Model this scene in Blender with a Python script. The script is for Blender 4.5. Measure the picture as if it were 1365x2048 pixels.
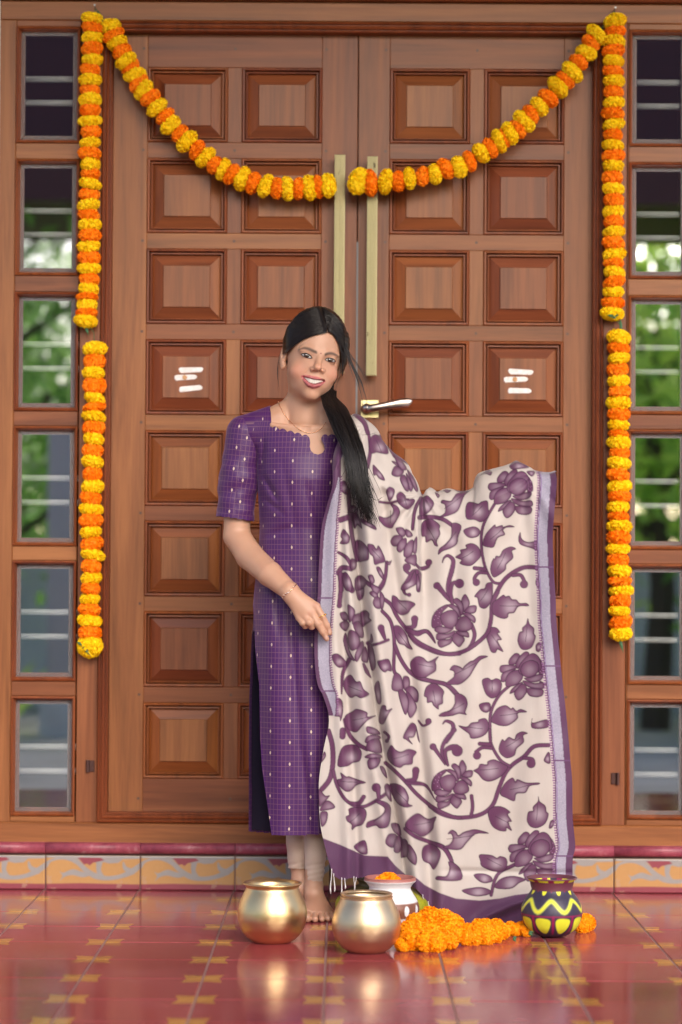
import bpy, math, random
import numpy as np
from mathutils import Vector, Matrix, Euler
from mathutils.bvhtree import BVHTree
random.seed(7); RNG = np.random.default_rng(11)
scene = bpy.context.scene
for o in list(bpy.data.objects): bpy.data.objects.remove(o)
R = math.radians

# ------------------------------------------------------------------ camera, sky, sun, exposure
F_PX, PPX, PPY = 4836.0, 682.5, 1080.0        # focal length and principal point in photo pixels
CAM = Vector((0.0, -6.83, 0.86)); PITCH, ROLL = R(1.1), R(0.35)
CAM_ROT = Matrix.Rotation(R(90)+PITCH, 3, 'X') @ Matrix.Rotation(ROLL, 3, 'Z')
cam_data = bpy.data.cameras.new('camera'); cam = bpy.data.objects.new('camera', cam_data)
scene.collection.objects.link(cam); scene.camera = cam
cam.location = CAM; cam.rotation_euler = CAM_ROT.to_euler()
cam_data.sensor_fit = 'VERTICAL'; cam_data.sensor_height = 36; cam_data.sensor_width = 24
cam_data.lens = F_PX/2048*36; cam_data.shift_y = (PPY-1024)/2048
cam_data.clip_end = 600; cam_data.clip_start = 0.05
cam_data.dof.use_dof = True; cam_data.dof.focus_distance = 6.17; cam_data.dof.aperture_fstop = 2.2

world = bpy.data.worlds.new('World'); scene.world = world; world.use_nodes = True
SUN_EL, SUN_AZ = R(27), R(-18)                  # soft light from the open garden in front of the porch
wn = world.node_tree.nodes; sky = wn.new('ShaderNodeTexSky'); sky.sky_type = 'NISHITA'; sky.sun_disc = False
sky.sun_elevation = SUN_EL; sky.sun_rotation = R(180)+SUN_AZ; sky.dust_density = 2.5; sky.air_density = 0.7
world.node_tree.links.new(sky.outputs[0], wn['Background'].inputs[0]); wn['Background'].inputs[1].default_value = 0.15
sd = bpy.data.lights.new('sun', 'SUN'); sun = bpy.data.objects.new('sun', sd); scene.collection.objects.link(sun)
sd.energy = 1.5; sd.angle = R(46); sd.color = (1.0, 0.95, 0.88)
sdir = Vector((math.sin(SUN_AZ)*-1*math.cos(SUN_EL), -math.cos(SUN_AZ)*math.cos(SUN_EL), math.sin(SUN_EL)))
sun.rotation_euler = sdir.to_track_quat('Z', 'Y').to_euler()
vs = scene.view_settings; vs.view_transform = 'Standard'; vs.look = 'None'; vs.gamma = 1; vs.exposure = 1.0
try: vs.use_curve_mapping = False
except Exception: pass
scene.render.engine = 'CYCLES'

# ------------------------------------------------------------------ helpers
def W(px, py, Y):
    "the point on the vertical plane at depth Y that the photo pixel looks at"
    d = CAM_ROT @ Vector(((px-PPX)/F_PX, -(py-PPY)/F_PX, -1.0))
    return CAM + d*((Y-CAM.y)/d.y)
_M = np.array(CAM_ROT); _C = np.array(CAM)
def Wn(px, py, Y):
    px, py, Y = np.broadcast_arrays(np.asarray(px, float), np.asarray(py, float), np.asarray(Y, float))
    d = np.stack([(px-PPX)/F_PX, -(py-PPY)/F_PX, -np.ones_like(px)], -1) @ _M.T
    return _C + d*((Y-_C[1])/d[..., 1])[..., None]
def proj(P):
    q = (np.asarray(P)-_C) @ _M
    return PPX + F_PX*q[..., 0]/-q[..., 2], PPY - F_PX*q[..., 1]/-q[..., 2]
def mesh_obj(name, verts, faces, mat=None, parent=None, smooth=False, mats=None, mi=None):
    me = bpy.data.meshes.new(name)
    verts = np.asarray(verts, dtype=np.float32).reshape(-1, 3)
    if isinstance(faces, np.ndarray):
        nf, k = faces.shape
        me.vertices.add(len(verts)); me.vertices.foreach_set('co', verts.ravel())
        me.loops.add(nf*k); me.loops.foreach_set('vertex_index', faces.astype(np.int32).ravel())
        me.polygons.add(nf); me.polygons.foreach_set('loop_start', np.arange(0, nf*k, k, dtype=np.int32))
        me.update(calc_edges=True)
    else:
        me.from_pydata(verts.tolist(), [], faces)
    if smooth: me.polygons.foreach_set('use_smooth', np.ones(len(me.polygons), bool))
    for m in (mats or ([mat] if mat else [])): me.materials.append(m)
    if mi is not None: me.polygons.foreach_set('material_index', np.asarray(mi, np.int32))
    me.update()
    return link(name, me, parent)
def link(name, me, parent=None):
    o = bpy.data.objects.new(name, me); scene.collection.objects.link(o)
    if parent is not None:
        o.parent = parent; o.matrix_parent_inverse = parent.matrix_world.inverted() if False else Matrix()
    return o
def empty(name, loc=(0, 0, 0)):
    o = bpy.data.objects.new(name, None); scene.collection.objects.link(o); o.location = loc; o.empty_display_size = .05
    return o
def tag(o, label=None, cat=None, group=None, kind=None):
    for k, v in (('label', label), ('category', cat), ('group', group), ('kind', kind)):
        if v: o[k] = v
    return o
def add_color(me, cols, name='col'):
    a = me.color_attributes.new(name, 'FLOAT_COLOR', 'POINT')
    c = np.ones((len(me.vertices), 4), np.float32); c[:, :3] = cols
    a.data.foreach_set('color', c.ravel())
def add_vec(me, vec, name):
    a = me.attributes.new(name, 'FLOAT_VECTOR', 'POINT'); a.data.foreach_set('vector', np.asarray(vec, np.float32).ravel())
class MB:
    "collects vertices and faces into one mesh"
    def __init__(s): s.v = []; s.f = []
    def add(s, v, f):
        n = len(s.v); s.v += [tuple(p) for p in v]; s.f += [[i+n for i in q] for q in f]; return s
    def cbox(s, x0, x1, y0, y1, z0, z1, b=.003):
        "box whose front (low Y) edges are chamfered"
        v = [(x0, y0+b, z0), (x1, y0+b, z0), (x1, y0+b, z1), (x0, y0+b, z1), (x0+b, y0, z0+b), (x1-b, y0, z0+b), (x1-b, y0, z1-b), (x0+b, y0, z1-b),
             (x0, y1, z0), (x1, y1, z0), (x1, y1, z1), (x0, y1, z1)]
        f = [[4, 5, 6, 7], [0, 1, 5, 4], [1, 2, 6, 5], [2, 3, 7, 6], [3, 0, 4, 7], [0, 8, 9, 1], [1, 9, 10, 2], [2, 10, 11, 3], [3, 11, 8, 0], [8, 11, 10, 9]]
        return s.add(v, f)
    def box(s, x0, x1, y0, y1, z0, z1):
        v = [(x, y, z) for z in (z0, z1) for y in (y0, y1) for x in (x0, x1)]
        return s.add(v, [[0, 2, 3, 1], [4, 5, 7, 6], [0, 1, 5, 4], [2, 6, 7, 3], [0, 4, 6, 2], [1, 3, 7, 5]])
    def tube(s, pts, rad, n=8, cap=True):
        pts = [Vector(p) for p in pts]; m = len(pts); rad = rad if hasattr(rad, '__len__') else [rad]*m
        base = len(s.v); up = None
        for i, p in enumerate(pts):
            t = (pts[min(i+1, m-1)]-pts[max(i-1, 0)]); t = t.normalized() if t.length > 0 else Vector((0, 0, 1))
            if up is None: up = t.orthogonal().normalized()
            up = (up - t*up.dot(t)); up = up.normalized() if up.length > 1e-6 else t.orthogonal().normalized()
            w = t.cross(up)
            for k in range(n):
                a = 2*math.pi*k/n; s.v.append(tuple(p + (up*math.cos(a)+w*math.sin(a))*rad[i]))
        for i in range(m-1):
            for k in range(n):
                s.f.append([base+i*n+k, base+i*n+(k+1) % n, base+(i+1)*n+(k+1) % n, base+(i+1)*n+k])
        if cap: s.f += [[base+k for k in range(n)][::-1], [base+(m-1)*n+k for k in range(n)]]
        return s
    def lathe(s, prof, c=(0, 0, 0), n=48):
        base = len(s.v); m = len(prof)
        for r, z in prof:
            for k in range(n):
                a = 2*math.pi*k/n; s.v.append((c[0]+r*math.cos(a), c[1]+r*math.sin(a), c[2]+z))
        for i in range(m-1):
            for k in range(n):
                s.f.append([base+i*n+k, base+i*n+(k+1) % n, base+(i+1)*n+(k+1) % n, base+(i+1)*n+k])
        return s
    def ring_frame(s, x0, x1, z0, z1, prof):
        "mitred frame: prof = (inset, y) pairs from the outside inwards"
        base = len(s.v)
        for i, y in prof:
            s.v += [(x0+i, y, z0+i), (x1-i, y, z0+i), (x1-i, y, z1-i), (x0+i, y, z1-i)]
        for j in range(len(prof)-1):
            for k in range(4):
                a = base+j*4; s.f.append([a+k, a+(k+1) % 4, a+4+(k+1) % 4, a+4+k])
        return s
    def build(s, name, mat, parent=None, smooth=False):
        return mesh_obj(name, s.v, s.f, mat, parent, smooth)
def catmull(pts, n=8, closed=False):
    P = np.asarray(pts, float); m = len(P)
    out = []
    for i in range(m if closed else m-1):
        if closed: p0, p1, p2, p3 = P[(i-1) % m], P[i], P[(i+1) % m], P[(i+2) % m]
        else: p0, p1, p2, p3 = P[max(i-1, 0)], P[i], P[i+1], P[min(i+2, m-1)]
        for t in np.arange(n)/n:
            out.append(.5*((2*p1)+(-p0+p2)*t+(2*p0-5*p1+4*p2-p3)*t*t+(-p0+3*p1-3*p2+p3)*t**3))
    if not closed: out.append(P[-1])
    return np.array(out)
def sstep(a, b, x):
    t = np.clip((np.asarray(x, float)-a)/(b-a), 0, 1); return t*t*(3-2*t)
def s2l(*c):
    c = np.array(c, float)/255; return tuple(np.where(c <= .04045, c/12.92, ((c+.055)/1.055)**2.4))

# ------------------------------------------------------------------ materials
class NT:
    def __init__(s, name):
        s.m = bpy.data.materials.new(name); s.m.use_nodes = True; s.t = s.m.node_tree; s.b = s.t.nodes['Principled BSDF']
    def n(s, typ, **kw):
        nd = s.t.nodes.new('ShaderNode'+typ)
        for k, v in kw.items(): setattr(nd, k, v)
        return nd
    def l(s, a, b): s.t.links.new(a, b)
    def set(s, **kw):
        for k, v in kw.items():
            s.b.inputs[k.replace('_', ' ')].default_value = (*v, 1) if isinstance(v, tuple) and len(v) == 3 else v
        return s
    def math(s, op, a, b=None, c=None):
        nd = s.n('Math', operation=op)
        for i, v in enumerate((a, b, c)):
            if v is None: continue
            if isinstance(v, (int, float)): nd.inputs[i].default_value = v
            else: s.l(v, nd.inputs[i])
        return nd.outputs[0]
    def mix(s, f, a, b, blend='MIX'):
        nd = s.n('Mix', data_type='RGBA', blend_type=blend)
        for i, v in ((0, f), (6, a), (7, b)):
            if isinstance(v, (int, float)): nd.inputs[i].default_value = v
            elif isinstance(v, tuple): nd.inputs[i].default_value = (*v, 1)
            else: s.l(v, nd.inputs[i])
        return nd.outputs[2]
    def ramp(s, f, stops):
        nd = s.n('ValToRGB'); e = nd.color_ramp.elements
        while len(e) < len(stops): e.new(.5)
        for el, (p, c) in zip(e, stops): el.position = p; el.color = (*c, 1) if len(c) == 3 else c
        s.l(f, nd.inputs[0]); return nd.outputs[0]
    def noise(s, vec=None, scale=5, detail=3, rough=.5, dist=0):
        nd = s.n('TexNoise'); nd.inputs['Scale'].default_value = scale; nd.inputs['Detail'].default_value = detail
        nd.inputs['Roughness'].default_value = rough; nd.inputs['Distortion'].default_value = dist
        if vec is not None: s.l(vec, nd.inputs['Vector'])
        return nd.outputs[0]
    def mapping(s, vec, scale=(1, 1, 1), loc=(0, 0, 0)):
        nd = s.n('Mapping'); nd.inputs['Scale'].default_value = scale; nd.inputs['Location'].default_value = loc
        s.l(vec, nd.inputs['Vector']); return nd.outputs[0]
    def bump(s, h, strength=.2, dist=.002):
        nd = s.n('Bump'); nd.inputs['Strength'].default_value = strength; nd.inputs['Distance'].default_value = dist
        s.l(h, nd.inputs['Height']); s.l(nd.outputs[0], s.b.inputs['Normal']); return nd
    def objcoord(s): return s.n('TexCoord').outputs['Object']
    def rnd_coord(s, k=7.0):
        oi = s.n('ObjectInfo'); v = s.n('VectorMath', operation='ADD'); s.l(s.objcoord(), v.inputs[0])
        c = s.n('CombineXYZ'); r = s.math('MULTIPLY', oi.outputs['Random'], k)
        for i in range(3): s.l(r, c.inputs[i])
        s.l(c.outputs[0], v.inputs[1]); return v.outputs[0], oi.outputs['Random']
    def base(s, c): s.l(c, s.b.inputs['Base Color']); return s
def simple(name, col, rough=.5, metal=0, **kw):
    t = NT(name); t.set(Base_Color=col, Roughness=rough, Metallic=metal, **kw); return t.m
def wood(name, axis, tint=(1, 1, 1), rough=.40, coat=.07, spec=.30):
    t = NT(name); v, rnd = t.rnd_coord()
    sc = [1, 1, 1]; sc[axis] = .05
    vv = t.mapping(v, tuple(sc))
    fig = t.noise(vv, 16, 4, .55, 1.6); fine = t.noise(vv, 150, 3, .6, .3)
    sc2 = [1, 1, 1]; sc2[axis] = .3
    cl = t.noise(t.mapping(v, tuple(sc2)), 4.5, 3, .6, .6)
    f = t.math('ADD', t.math('MULTIPLY', fig, .72), t.math('MULTIPLY', fine, .28))
    k = lambda c: tuple(a*b*q for a, b, q in zip(c, tint, (.86, .80, .70)))
    c = t.ramp(f, [(.32, k((.120, .038, .015))), (.48, k((.240, .084, .034))), (.68, k((.370, .142, .058)))])
    c = t.mix(t.math('MULTIPLY', cl, .45), c, k((.30, .115, .05)), 'MIX')
    hsv = t.n('HueSaturation'); t.l(c, hsv.inputs['Color'])
    t.l(t.math('ADD', t.math('MULTIPLY', rnd, .34), .83), hsv.inputs['Value'])
    t.l(t.math('ADD', t.math('MULTIPLY', rnd, .012), .494), hsv.inputs['Hue'])
    t.base(hsv.outputs[0]); t.set(Roughness=rough, Coat_Weight=coat, Coat_Roughness=.24, Specular_IOR_Level=spec)
    t.l(t.math('ADD', t.math('MULTIPLY', fig, .16), rough-.08), t.b.inputs['Roughness'])
    t.bump(fine, .12, .0006); return t.m
WV = wood('teak_upright', 2); WH = wood('teak_level', 0)
WVd = wood('teak_upright_red_shade', 2, (.90, .66, .48), .46, .06, .3); WHd = wood('teak_level_red_shade', 0, (.86, .62, .46), .48, .05, .3); WVl = wood('teak_upright_lit', 2, (1.04, .90, .64), .46, .06, .3)  # red and amber tones put shade and light on the panel slopes
# ------------------------------------------------------------------ the setting: porch floor, step, wall, roof, garden
TX = TY = .267; GX0, GY0 = -.030, -.186       # tile pitch and one tile corner
def floor_mat():
    t = NT('printed_cement_tile'); g = t.n('NewGeometry'); sp = t.n('SeparateXYZ'); t.l(g.outputs['Position'], sp.inputs[0])
    def cell(o, o0, T):
        q = t.math('DIVIDE', t.math('SUBTRACT', o, o0), T); q = t.math('SUBTRACT', q, t.math('ROUND', q))
        return t.math('MULTIPLY', t.math('ABSOLUTE', q), T)
    wob = t.math('MULTIPLY', t.math('SUBTRACT', t.noise(g.outputs['Position'], 45, 2), .5), .012)
    ax = t.math('ADD', cell(sp.outputs[0], GX0, TX), wob); ay = t.math('ADD', cell(sp.outputs[1], GY0, TY), wob)
    inx = t.math('LESS_THAN', ax, t.math('ADD', .036, t.math('MULTIPLY', ay, .16)))
    iny = t.math('LESS_THAN', ay, t.math('ADD', .042, t.math('MULTIPLY', ax, .22)))
    bow = t.math('MULTIPLY', inx, iny)
    n1 = t.noise(g.outputs['Position'], 2.2, 4, .6); n2 = t.noise(g.outputs['Position'], 38, 3, .6)
    red = t.ramp(n1, [(.3, (.265, .046, .052)), (.55, (.32, .062, .072)), (.75, (.37, .112, .126))])
    red = t.mix(t.math('MULTIPLY', t.math('GREATER_THAN', n2, .63), .25), red, (.45, .18, .17))
    och = t.mix(n2, (.42, .17, .04), (.50, .26, .08))
    oi = t.n('ObjectInfo'); hsv = t.n('HueSaturation'); t.l(t.mix(bow, red, och), hsv.inputs['Color'])
    t.l(t.math('ADD', .86, t.math('MULTIPLY', oi.outputs['Random'], .26)), hsv.inputs['Value'])
    t.base(hsv.outputs[0])
    t.l(t.ramp(n1, [(.35, (.10,)*3), (.7, (.20,)*3)]), t.b.inputs['Roughness']); t.set(Specular_IOR_Level=.42)
    t.bump(t.noise(t.mapping(g.outputs['Position'], (1, .45, 1)), 9, 3, .6), .10, .004); return t.m
M_FLOOR = floor_mat()
M_GROUT = simple('grout', (.27, .15, .14), .7)
floor = MB().box(-3.2, 3.2, -3.3, .3, -.12, -.0022).build('porch_floor', M_GROUT); tag(floor, kind='structure')
tile_me = None
gx = .0052; gy = .0036; b = .0012
for i in range(-5, 6):
    for j in range(-8, 1):
        x0 = GX0+i*TX; y0 = GY0+j*TY; y1 = y0+TY
        if j == 0:
            m = MB().box(x0+gx/2, x0+TX-gx/2, y0+gy/2, .02, -.02, 0); m.build('floor_tile', M_FLOOR, floor); continue
        if tile_me is None:
            a, c = TX/2-gx/2, TY/2-gy/2
            v = [(-a, -c, -b), (a, -c, -b), (a, c, -b), (-a, c, -b), (-a+b, -c+b, 0), (a-b, -c+b, 0), (a-b, c-b, 0), (-a+b, c-b, 0), (-a, -c, -.02), (a, -c, -.02), (a, c, -.02), (-a, c, -.02)]
            f = [[4, 5, 6, 7], [0, 1, 5, 4], [1, 2, 6, 5], [2, 3, 7, 6], [3, 0, 4, 7], [8, 9, 1, 0], [9, 10, 2, 1], [10, 11, 3, 2], [11, 8, 0, 3]]
            o = mesh_obj('floor_tile', v, f, M_FLOOR, floor); tile_me = o.data
        else: o = link('floor_tile', tile_me, floor)
        o.location = (x0+TX/2, y0+TY/2, float(RNG.normal(0, .00025)))
MB().box(-3.2, 3.2, -3.3, GY0-8*TY-.002, -.02, -.0005).build('floor_tile', M_FLOOR, floor)

# --- 2-D print rasteriser (flat printed ornament -> point colours)
class Canvas:
    def __init__(s, x0, y0, x1, y1, step, bg):
        s.x0, s.y0, s.st = x0, y0, step; s.w = int((x1-x0)/step)+2; s.h = int((y1-y0)/step)+2
        s.c = np.zeros((s.h, s.w, 3), np.float32); s.c[:] = bg
    def win(s, a, b, c, d):
        i0 = max(int((b-s.y0)/s.st), 0); i1 = min(int((d-s.y0)/s.st)+2, s.h); j0 = max(int((a-s.x0)/s.st), 0); j1 = min(int((c-s.x0)/s.st)+2, s.w)
        if i1 <= i0 or j1 <= j0: return None
        X, Y = np.meshgrid(s.x0+np.arange(j0, j1)*s.st, s.y0+np.arange(i0, i1)*s.st)
        return slice(i0, i1), slice(j0, j1), X, Y
    def blend(s, I, J, col, a): s.c[I, J] = s.c[I, J]*(1-a[..., None])+np.asarray(col, np.float32)*a[..., None]
    def poly_sd(s, P, X, Y):
        d2 = np.full(X.shape, 1e9); ins = np.zeros(X.shape, bool)
        for (ax, ay), (bx, by) in zip(P, np.roll(P, -1, 0)):
            ex, ey = bx-ax, by-ay; l2 = ex*ex+ey*ey+1e-9
            t = np.clip(((X-ax)*ex+(Y-ay)*ey)/l2, 0, 1)
            d2 = np.minimum(d2, (X-ax-t*ex)**2+(Y-ay-t*ey)**2)
            c = (ay > Y) != (by > Y)
            if by != ay: ins ^= c & (X < (bx-ax)*(Y-ay)/(by-ay)+ax)
        return np.where(ins, -1, 1)*np.sqrt(d2)
    def fill(s, P, col, soft=.7):
        P = np.asarray(P, float); w = s.win(P[:, 0].min()-3, P[:, 1].min()-3, P[:, 0].max()+3, P[:, 1].max()+3)
        if w is None: return None
        I, J, X, Y = w; d = s.poly_sd(P, X, Y); s.blend(I, J, col, np.clip(.5-d/soft/2, 0, 1)); return I, J, X, Y, d
    def stroke(s, P, wd, col, soft=.7, off=0):
        P = np.asarray(P, float); m = len(P); wd = np.asarray(wd, float) if hasattr(wd, '__len__') else np.full(m, float(wd))
        if len(wd) != m: wd = np.interp(np.linspace(0, 1, m), np.linspace(0, 1, len(wd)), wd)
        M_ = wd.max()+3; w = s.win(P[:, 0].min()-M_, P[:, 1].min()-M_, P[:, 0].max()+M_, P[:, 1].max()+M_)
        if w is None: return
        I, J, X, Y = w; best = np.full(X.shape, 1e9)
        for k in range(m-1):
            (ax, ay), (bx, by) = P[k], P[k+1]; ex, ey = bx-ax, by-ay; l2 = ex*ex+ey*ey+1e-9
            t = np.clip(((X-ax)*ex+(Y-ay)*ey)/l2, 0, 1)
            best = np.minimum(best, np.sqrt((X-ax-t*ex)**2+(Y-ay-t*ey)**2)-(wd[k]*(1-t)+wd[k+1]*t)/2)
        s.blend(I, J, col, np.clip(.5-best/soft/2, 0, 1))
    def sample(s, x, y):
        fx = np.clip((np.asarray(x)-s.x0)/s.st, 0, s.w-1.001); fy = np.clip((np.asarray(y)-s.y0)/s.st, 0, s.h-1.001)
        i, j = fy.astype(int), fx.astype(int); a, b_ = (fy-i)[..., None], (fx-j)[..., None]; c = s.c
        return (c[i, j]*(1-a)*(1-b_)+c[i, j+1]*(1-a)*b_+c[i+1, j]*a*(1-b_)+c[i+1, j+1]*a*b_)
def grid_faces(nu, nv, closed=False):
    i, j = np.meshgrid(np.arange(nv-1), np.arange(nu if closed else nu-1), indexing='ij'); k = (j+1) % nu
    return np.stack([i*nu+j, i*nu+k, (i+1)*nu+k, (i+1)*nu+j], -1).reshape(-1, 4)
def vcol_mat(name, rough=.6, **kw):
    t = NT(name); a = t.n('Attribute', attribute_name='col'); t.set(Roughness=rough, **kw)
    return t, a.outputs['Color']

# the step: printed tiles below a maroon nosing
cv = Canvas(400, 140, 1255, 450, 4, (.44, .25, .10)); GREY = (.28, .275, .28); MAR = (.24, .052, .078)
sm = lambda p, n=6: catmull(p, n)
cv.fill([(395, 140), (1260, 140), (1260, 168), (1100, 172), (1060, 205), (980, 212), (930, 200), (860, 205), (640, 172), (395, 160)], GREY, 4)
cv.stroke(sm([(395, 230), (440, 190), (520, 168), (600, 170), (690, 205), (760, 270), (850, 325), (960, 345), (1080, 328), (1180, 285), (1265, 225)]), [50, 22, 20, 30, 44, 46, 52, 38, 38, 54, 44], GREY, 4)
cv.fill(catmull([(525, 285), (560, 298), (640, 265), (720, 285), (810, 310), (740, 338), (640, 318), (570, 335), (530, 368), (550, 325)], 5, True), GREY, 4)
cv.stroke(sm([(905, 330), (880, 270), (890, 180)]), [50, 40, 62], GREY, 4)
cv.stroke(sm([(1105, 200), (1125, 255), (1190, 285)]), [10, 40, 50], GREY, 4)
cv.fill([(688, 160), (715, 185), (745, 222), (775, 215), (800, 230), (828, 205), (930, 182), (900, 160)], MAR, 4)
cv.fill([(395, 398), (700, 392), (1260, 400), (1260, 455), (395, 455)], MAR, 3)
t, ca = vcol_mat('printed_step_tile', .32); g = t.objcoord(); nz = t.noise(g, 60, 4, .65)
ca = t.mix(t.math('MULTIPLY', t.math('GREATER_THAN', t.noise(g, 22, 5, .7), .62), .5), ca, (.40, .27, .20))
t.base(t.mix(.35, ca, t.mix(nz, (.35, .25, .18), (.75, .6, .5)), 'SOFT_LIGHT')); t.bump(nz, .15, .001); M_STEP = t.m
t = NT('maroon_nosing'); nz = t.noise(t.objcoord(), 30, 5, .7); t.base(t.ramp(nz, [(.35, (.20, .030, .055)), (.6, (.32, .062, .09)), (.75, (.42, .20, .22))])); t.set(Roughness=.42); t.bump(nz, .2, .001); M_NOSE = t.m
ZS = W(680, 1713, 0).z; ZN = W(680, 1690, -.012).z      # top of printed tile, top of nosing
step = MB().box(-3.2, 3.2, .012, .45, -.02, ZN-.012).build('step', M_GROUT); tag(step, kind='structure')
nu, nv = 110, 40; U, V = np.meshgrid(np.linspace(0, 1, nu), np.linspace(0, 1, nv))
tw = TX-.0032; vv = np.stack([(U-.5)*tw, np.zeros_like(U), .0015+(1-V)*(ZS-.003)], -1).reshape(-1, 3)
vv[:, 1] += .0025*(1-np.minimum(1, np.minimum(np.minimum(U, 1-U)*tw, np.minimum(V, 1-V)*ZS).ravel()/.0022))
cols = cv.sample(400+U*855, 140+V*310).reshape(-1, 3); st_me = None
for i in range(-5, 6):
    if st_me is None:
        o = mesh_obj('step_tile', vv, grid_faces(nu, nv)[:, ::-1].copy(), M_STEP, step); add_color(o.data, cols); st_me = o.data
    else: o = link('step_tile', st_me, step)
    o.location = (GX0+(i+.5)*TX+.004, 0, 0)
    pr = [(.30, ZN), (-.004, ZN), (-.010, ZN-.004), (-.013, ZN-.011), (-.012, ZN-.022), (-.007, ZN-.029), (.02, ZN-.0292)]
    x0, x1 = GX0+i*TX+.005, GX0+(i+1)*TX+.0035
    mesh_obj('nosing', [(x, y, z+float(RNG.normal(0, .0003))) for x in (x0, x1) for y, z in pr],
             [[k, k+1, k+8, k+7] for k in range(6)]+[list(range(7))[::-1], list(range(7, 14))], M_NOSE, step, True)
# house wall round the doorway, room behind, porch roof
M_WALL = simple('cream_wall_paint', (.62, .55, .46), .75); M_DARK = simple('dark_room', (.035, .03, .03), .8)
XL, XR = W(-6, 900, .02).x, W(1385, 900, .02).x; ZTOP = W(680, 2, .02).z
m = MB(); m.box(-3.2, XL, .02, .30, ZN-.02, 3.55); m.box(XR, 3.2, .02, .30, ZN-.02, 3.55); m.box(XL, XR, -.015, .30, ZTOP+.11, 3.55)
tag(m.build('house_wall', M_WALL), 'cream plastered house wall around the wide wooden doorway', 'wall')
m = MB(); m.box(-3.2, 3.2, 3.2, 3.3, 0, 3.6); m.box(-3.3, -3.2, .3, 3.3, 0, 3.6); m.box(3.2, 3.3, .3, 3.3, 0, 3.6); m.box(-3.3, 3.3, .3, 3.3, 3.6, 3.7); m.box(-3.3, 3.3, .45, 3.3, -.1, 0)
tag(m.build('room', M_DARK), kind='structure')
M_ROOF = simple('maroon_roof_paint', (.10, .030, .028), .6)
roof = MB().box(-3.4, 3.4, -3.5, .3, 3.55, 3.7).build('porch_ceiling', simple('ceiling_paint', (.22, .14, .11), .8)); tag(roof, kind='structure')

# garden in front of the porch (seen in the glass)
t = NT('garden_paving'); nz = t.noise(t.objcoord(), 1.5, 5); t.base(t.ramp(nz, [(.35, (.40, .38, .35)), (.65, (.58, .55, .51))])); t.set(Roughness=.9)
ground = MB().box(-150, 150, -150, 150, -.5, -.13).build('ground', t.m); tag(ground, kind='structure')
t = NT('compound_wall_paint'); nz = t.noise(t.objcoord(), 3, 5); t.base(t.ramp(nz, [(.35, (.70, .69, .67)), (.65, (.86, .85, .83))])); t.set(Roughness=.8); M_CW = t.m
cw = empty('compound_wall', (0, -13, -.13)); tag(cw, 'pale painted compound wall mirrored in the lowest window panes', 'wall')
MB().box(-14, 14, -.1, .1, 0, 1.25).build('wall_panel', M_CW, cw); MB().box(-14, 14, -.14, .14, 1.25, 1.33).build('coping', simple('coping_paint', (.40, .16, .13), .7), cw)
for x in (-6, -3.5, 3.1, 6): MB().box(x-.16, x+.16, -.16, .16, 0, 1.5).build('pillar', M_CW, cw)
pil = empty('gate_pillar', (-1.83, -9.0, 0)); tag(pil, 'pale square gate pillar mirrored in the window panes', 'pillar')
MB().box(-.09, .09, -.09, .09, -.13, 1.95).build('shaft', simple('pillar_paint', (.62, .56, .55), .6), pil); MB().box(-.13, .13, -.13, .13, -.13, .12).build('base', M_CW, pil)
# two made-up pavilions, added so the top panes mirror something dark maroon
for sx_, lab in ((-1, 'added pavilion with dark maroon hipped roof darkening the top pane on the kurta side'), (1, 'added pavilion with dark maroon hipped roof darkening the top pane on the dupatta side')):
    pv = empty('added_pavilion', (sx_*2.15, -10.6, -.13)); tag(pv, lab, 'pavilion')
    for a, b_ in ((-.7, -.7), (.7, -.7), (.7, .7), (-.7, .7)): MB().box(a-.05, a+.05, b_-.05, b_+.05, 0, 3.75).build('post', M_DARK, pv)
    e, z0 = .98, 3.72; mesh_obj('roof', [(-e, -e, z0), (e, -e, z0), (e, e, z0+sx_*.18+.18), (-e, e, z0-sx_*.18+.18), (-.2, 0, 5.6), (.2, 0, 5.6), (-e, -e, z0-.1), (e, -e, z0-.1), (e, e, z0-.1), (-e, e, z0-.1)], [[0, 1, 5, 4], [1, 2, 5], [2, 3, 4, 5], [3, 0, 4], [6, 9, 8, 7], [0, 6, 7, 1], [1, 7, 8, 2], [2, 8, 9, 3], [3, 9, 6, 0]], M_ROOF, pv)
def leaf_mat(name, a, c):
    t = NT(name); oi = t.n('NewGeometry'); t.base(t.mix(oi.outputs['Random Per Island'], a, c)); t.set(Roughness=.5); tl_ = t.n('BsdfTranslucent'); t.l(t.mix(oi.outputs['Random Per Island'], tuple(q*2.2 for q in a), tuple(min(q*2.2, .8) for q in c)), tl_.inputs[0]); ad = t.n('AddShader'); t.l(t.b.outputs[0], ad.inputs[0]); t.l(tl_.outputs[0], ad.inputs[1]); t.l(ad.outputs[0], t.t.nodes['Material Output'].inputs[0]); return t.m
LG = [leaf_mat('leaf_deep', (.045, .10, .02), (.14, .24, .06)), leaf_mat('leaf_bright', (.10, .18, .03), (.30, .40, .07)), leaf_mat('leaf_grey', (.09, .13, .07), (.28, .34, .20))]
M_BARK = simple('bark', (.10, .075, .05), .9)
def leaves(rng, centres, n, sp, size):
    c = centres[rng.integers(0, len(centres), n)]+rng.normal(0, 1, (n, 3))*sp
    a = rng.normal(0, 1, (n, 3)); a /= np.linalg.norm(a, axis=1)[:, None]; b_ = np.cross(a, rng.normal(0, 1, (n, 3))); b_ /= np.linalg.norm(b_, axis=1)[:, None]
    L = size*rng.uniform(.6, 1.3, (n, 1)); v = np.stack([c-a*L, c+b_*L*.38, c+a*L, c-b_*L*.38], 1).reshape(-1, 3)
    return v, np.arange(n*4).reshape(-1, 4)
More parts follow.
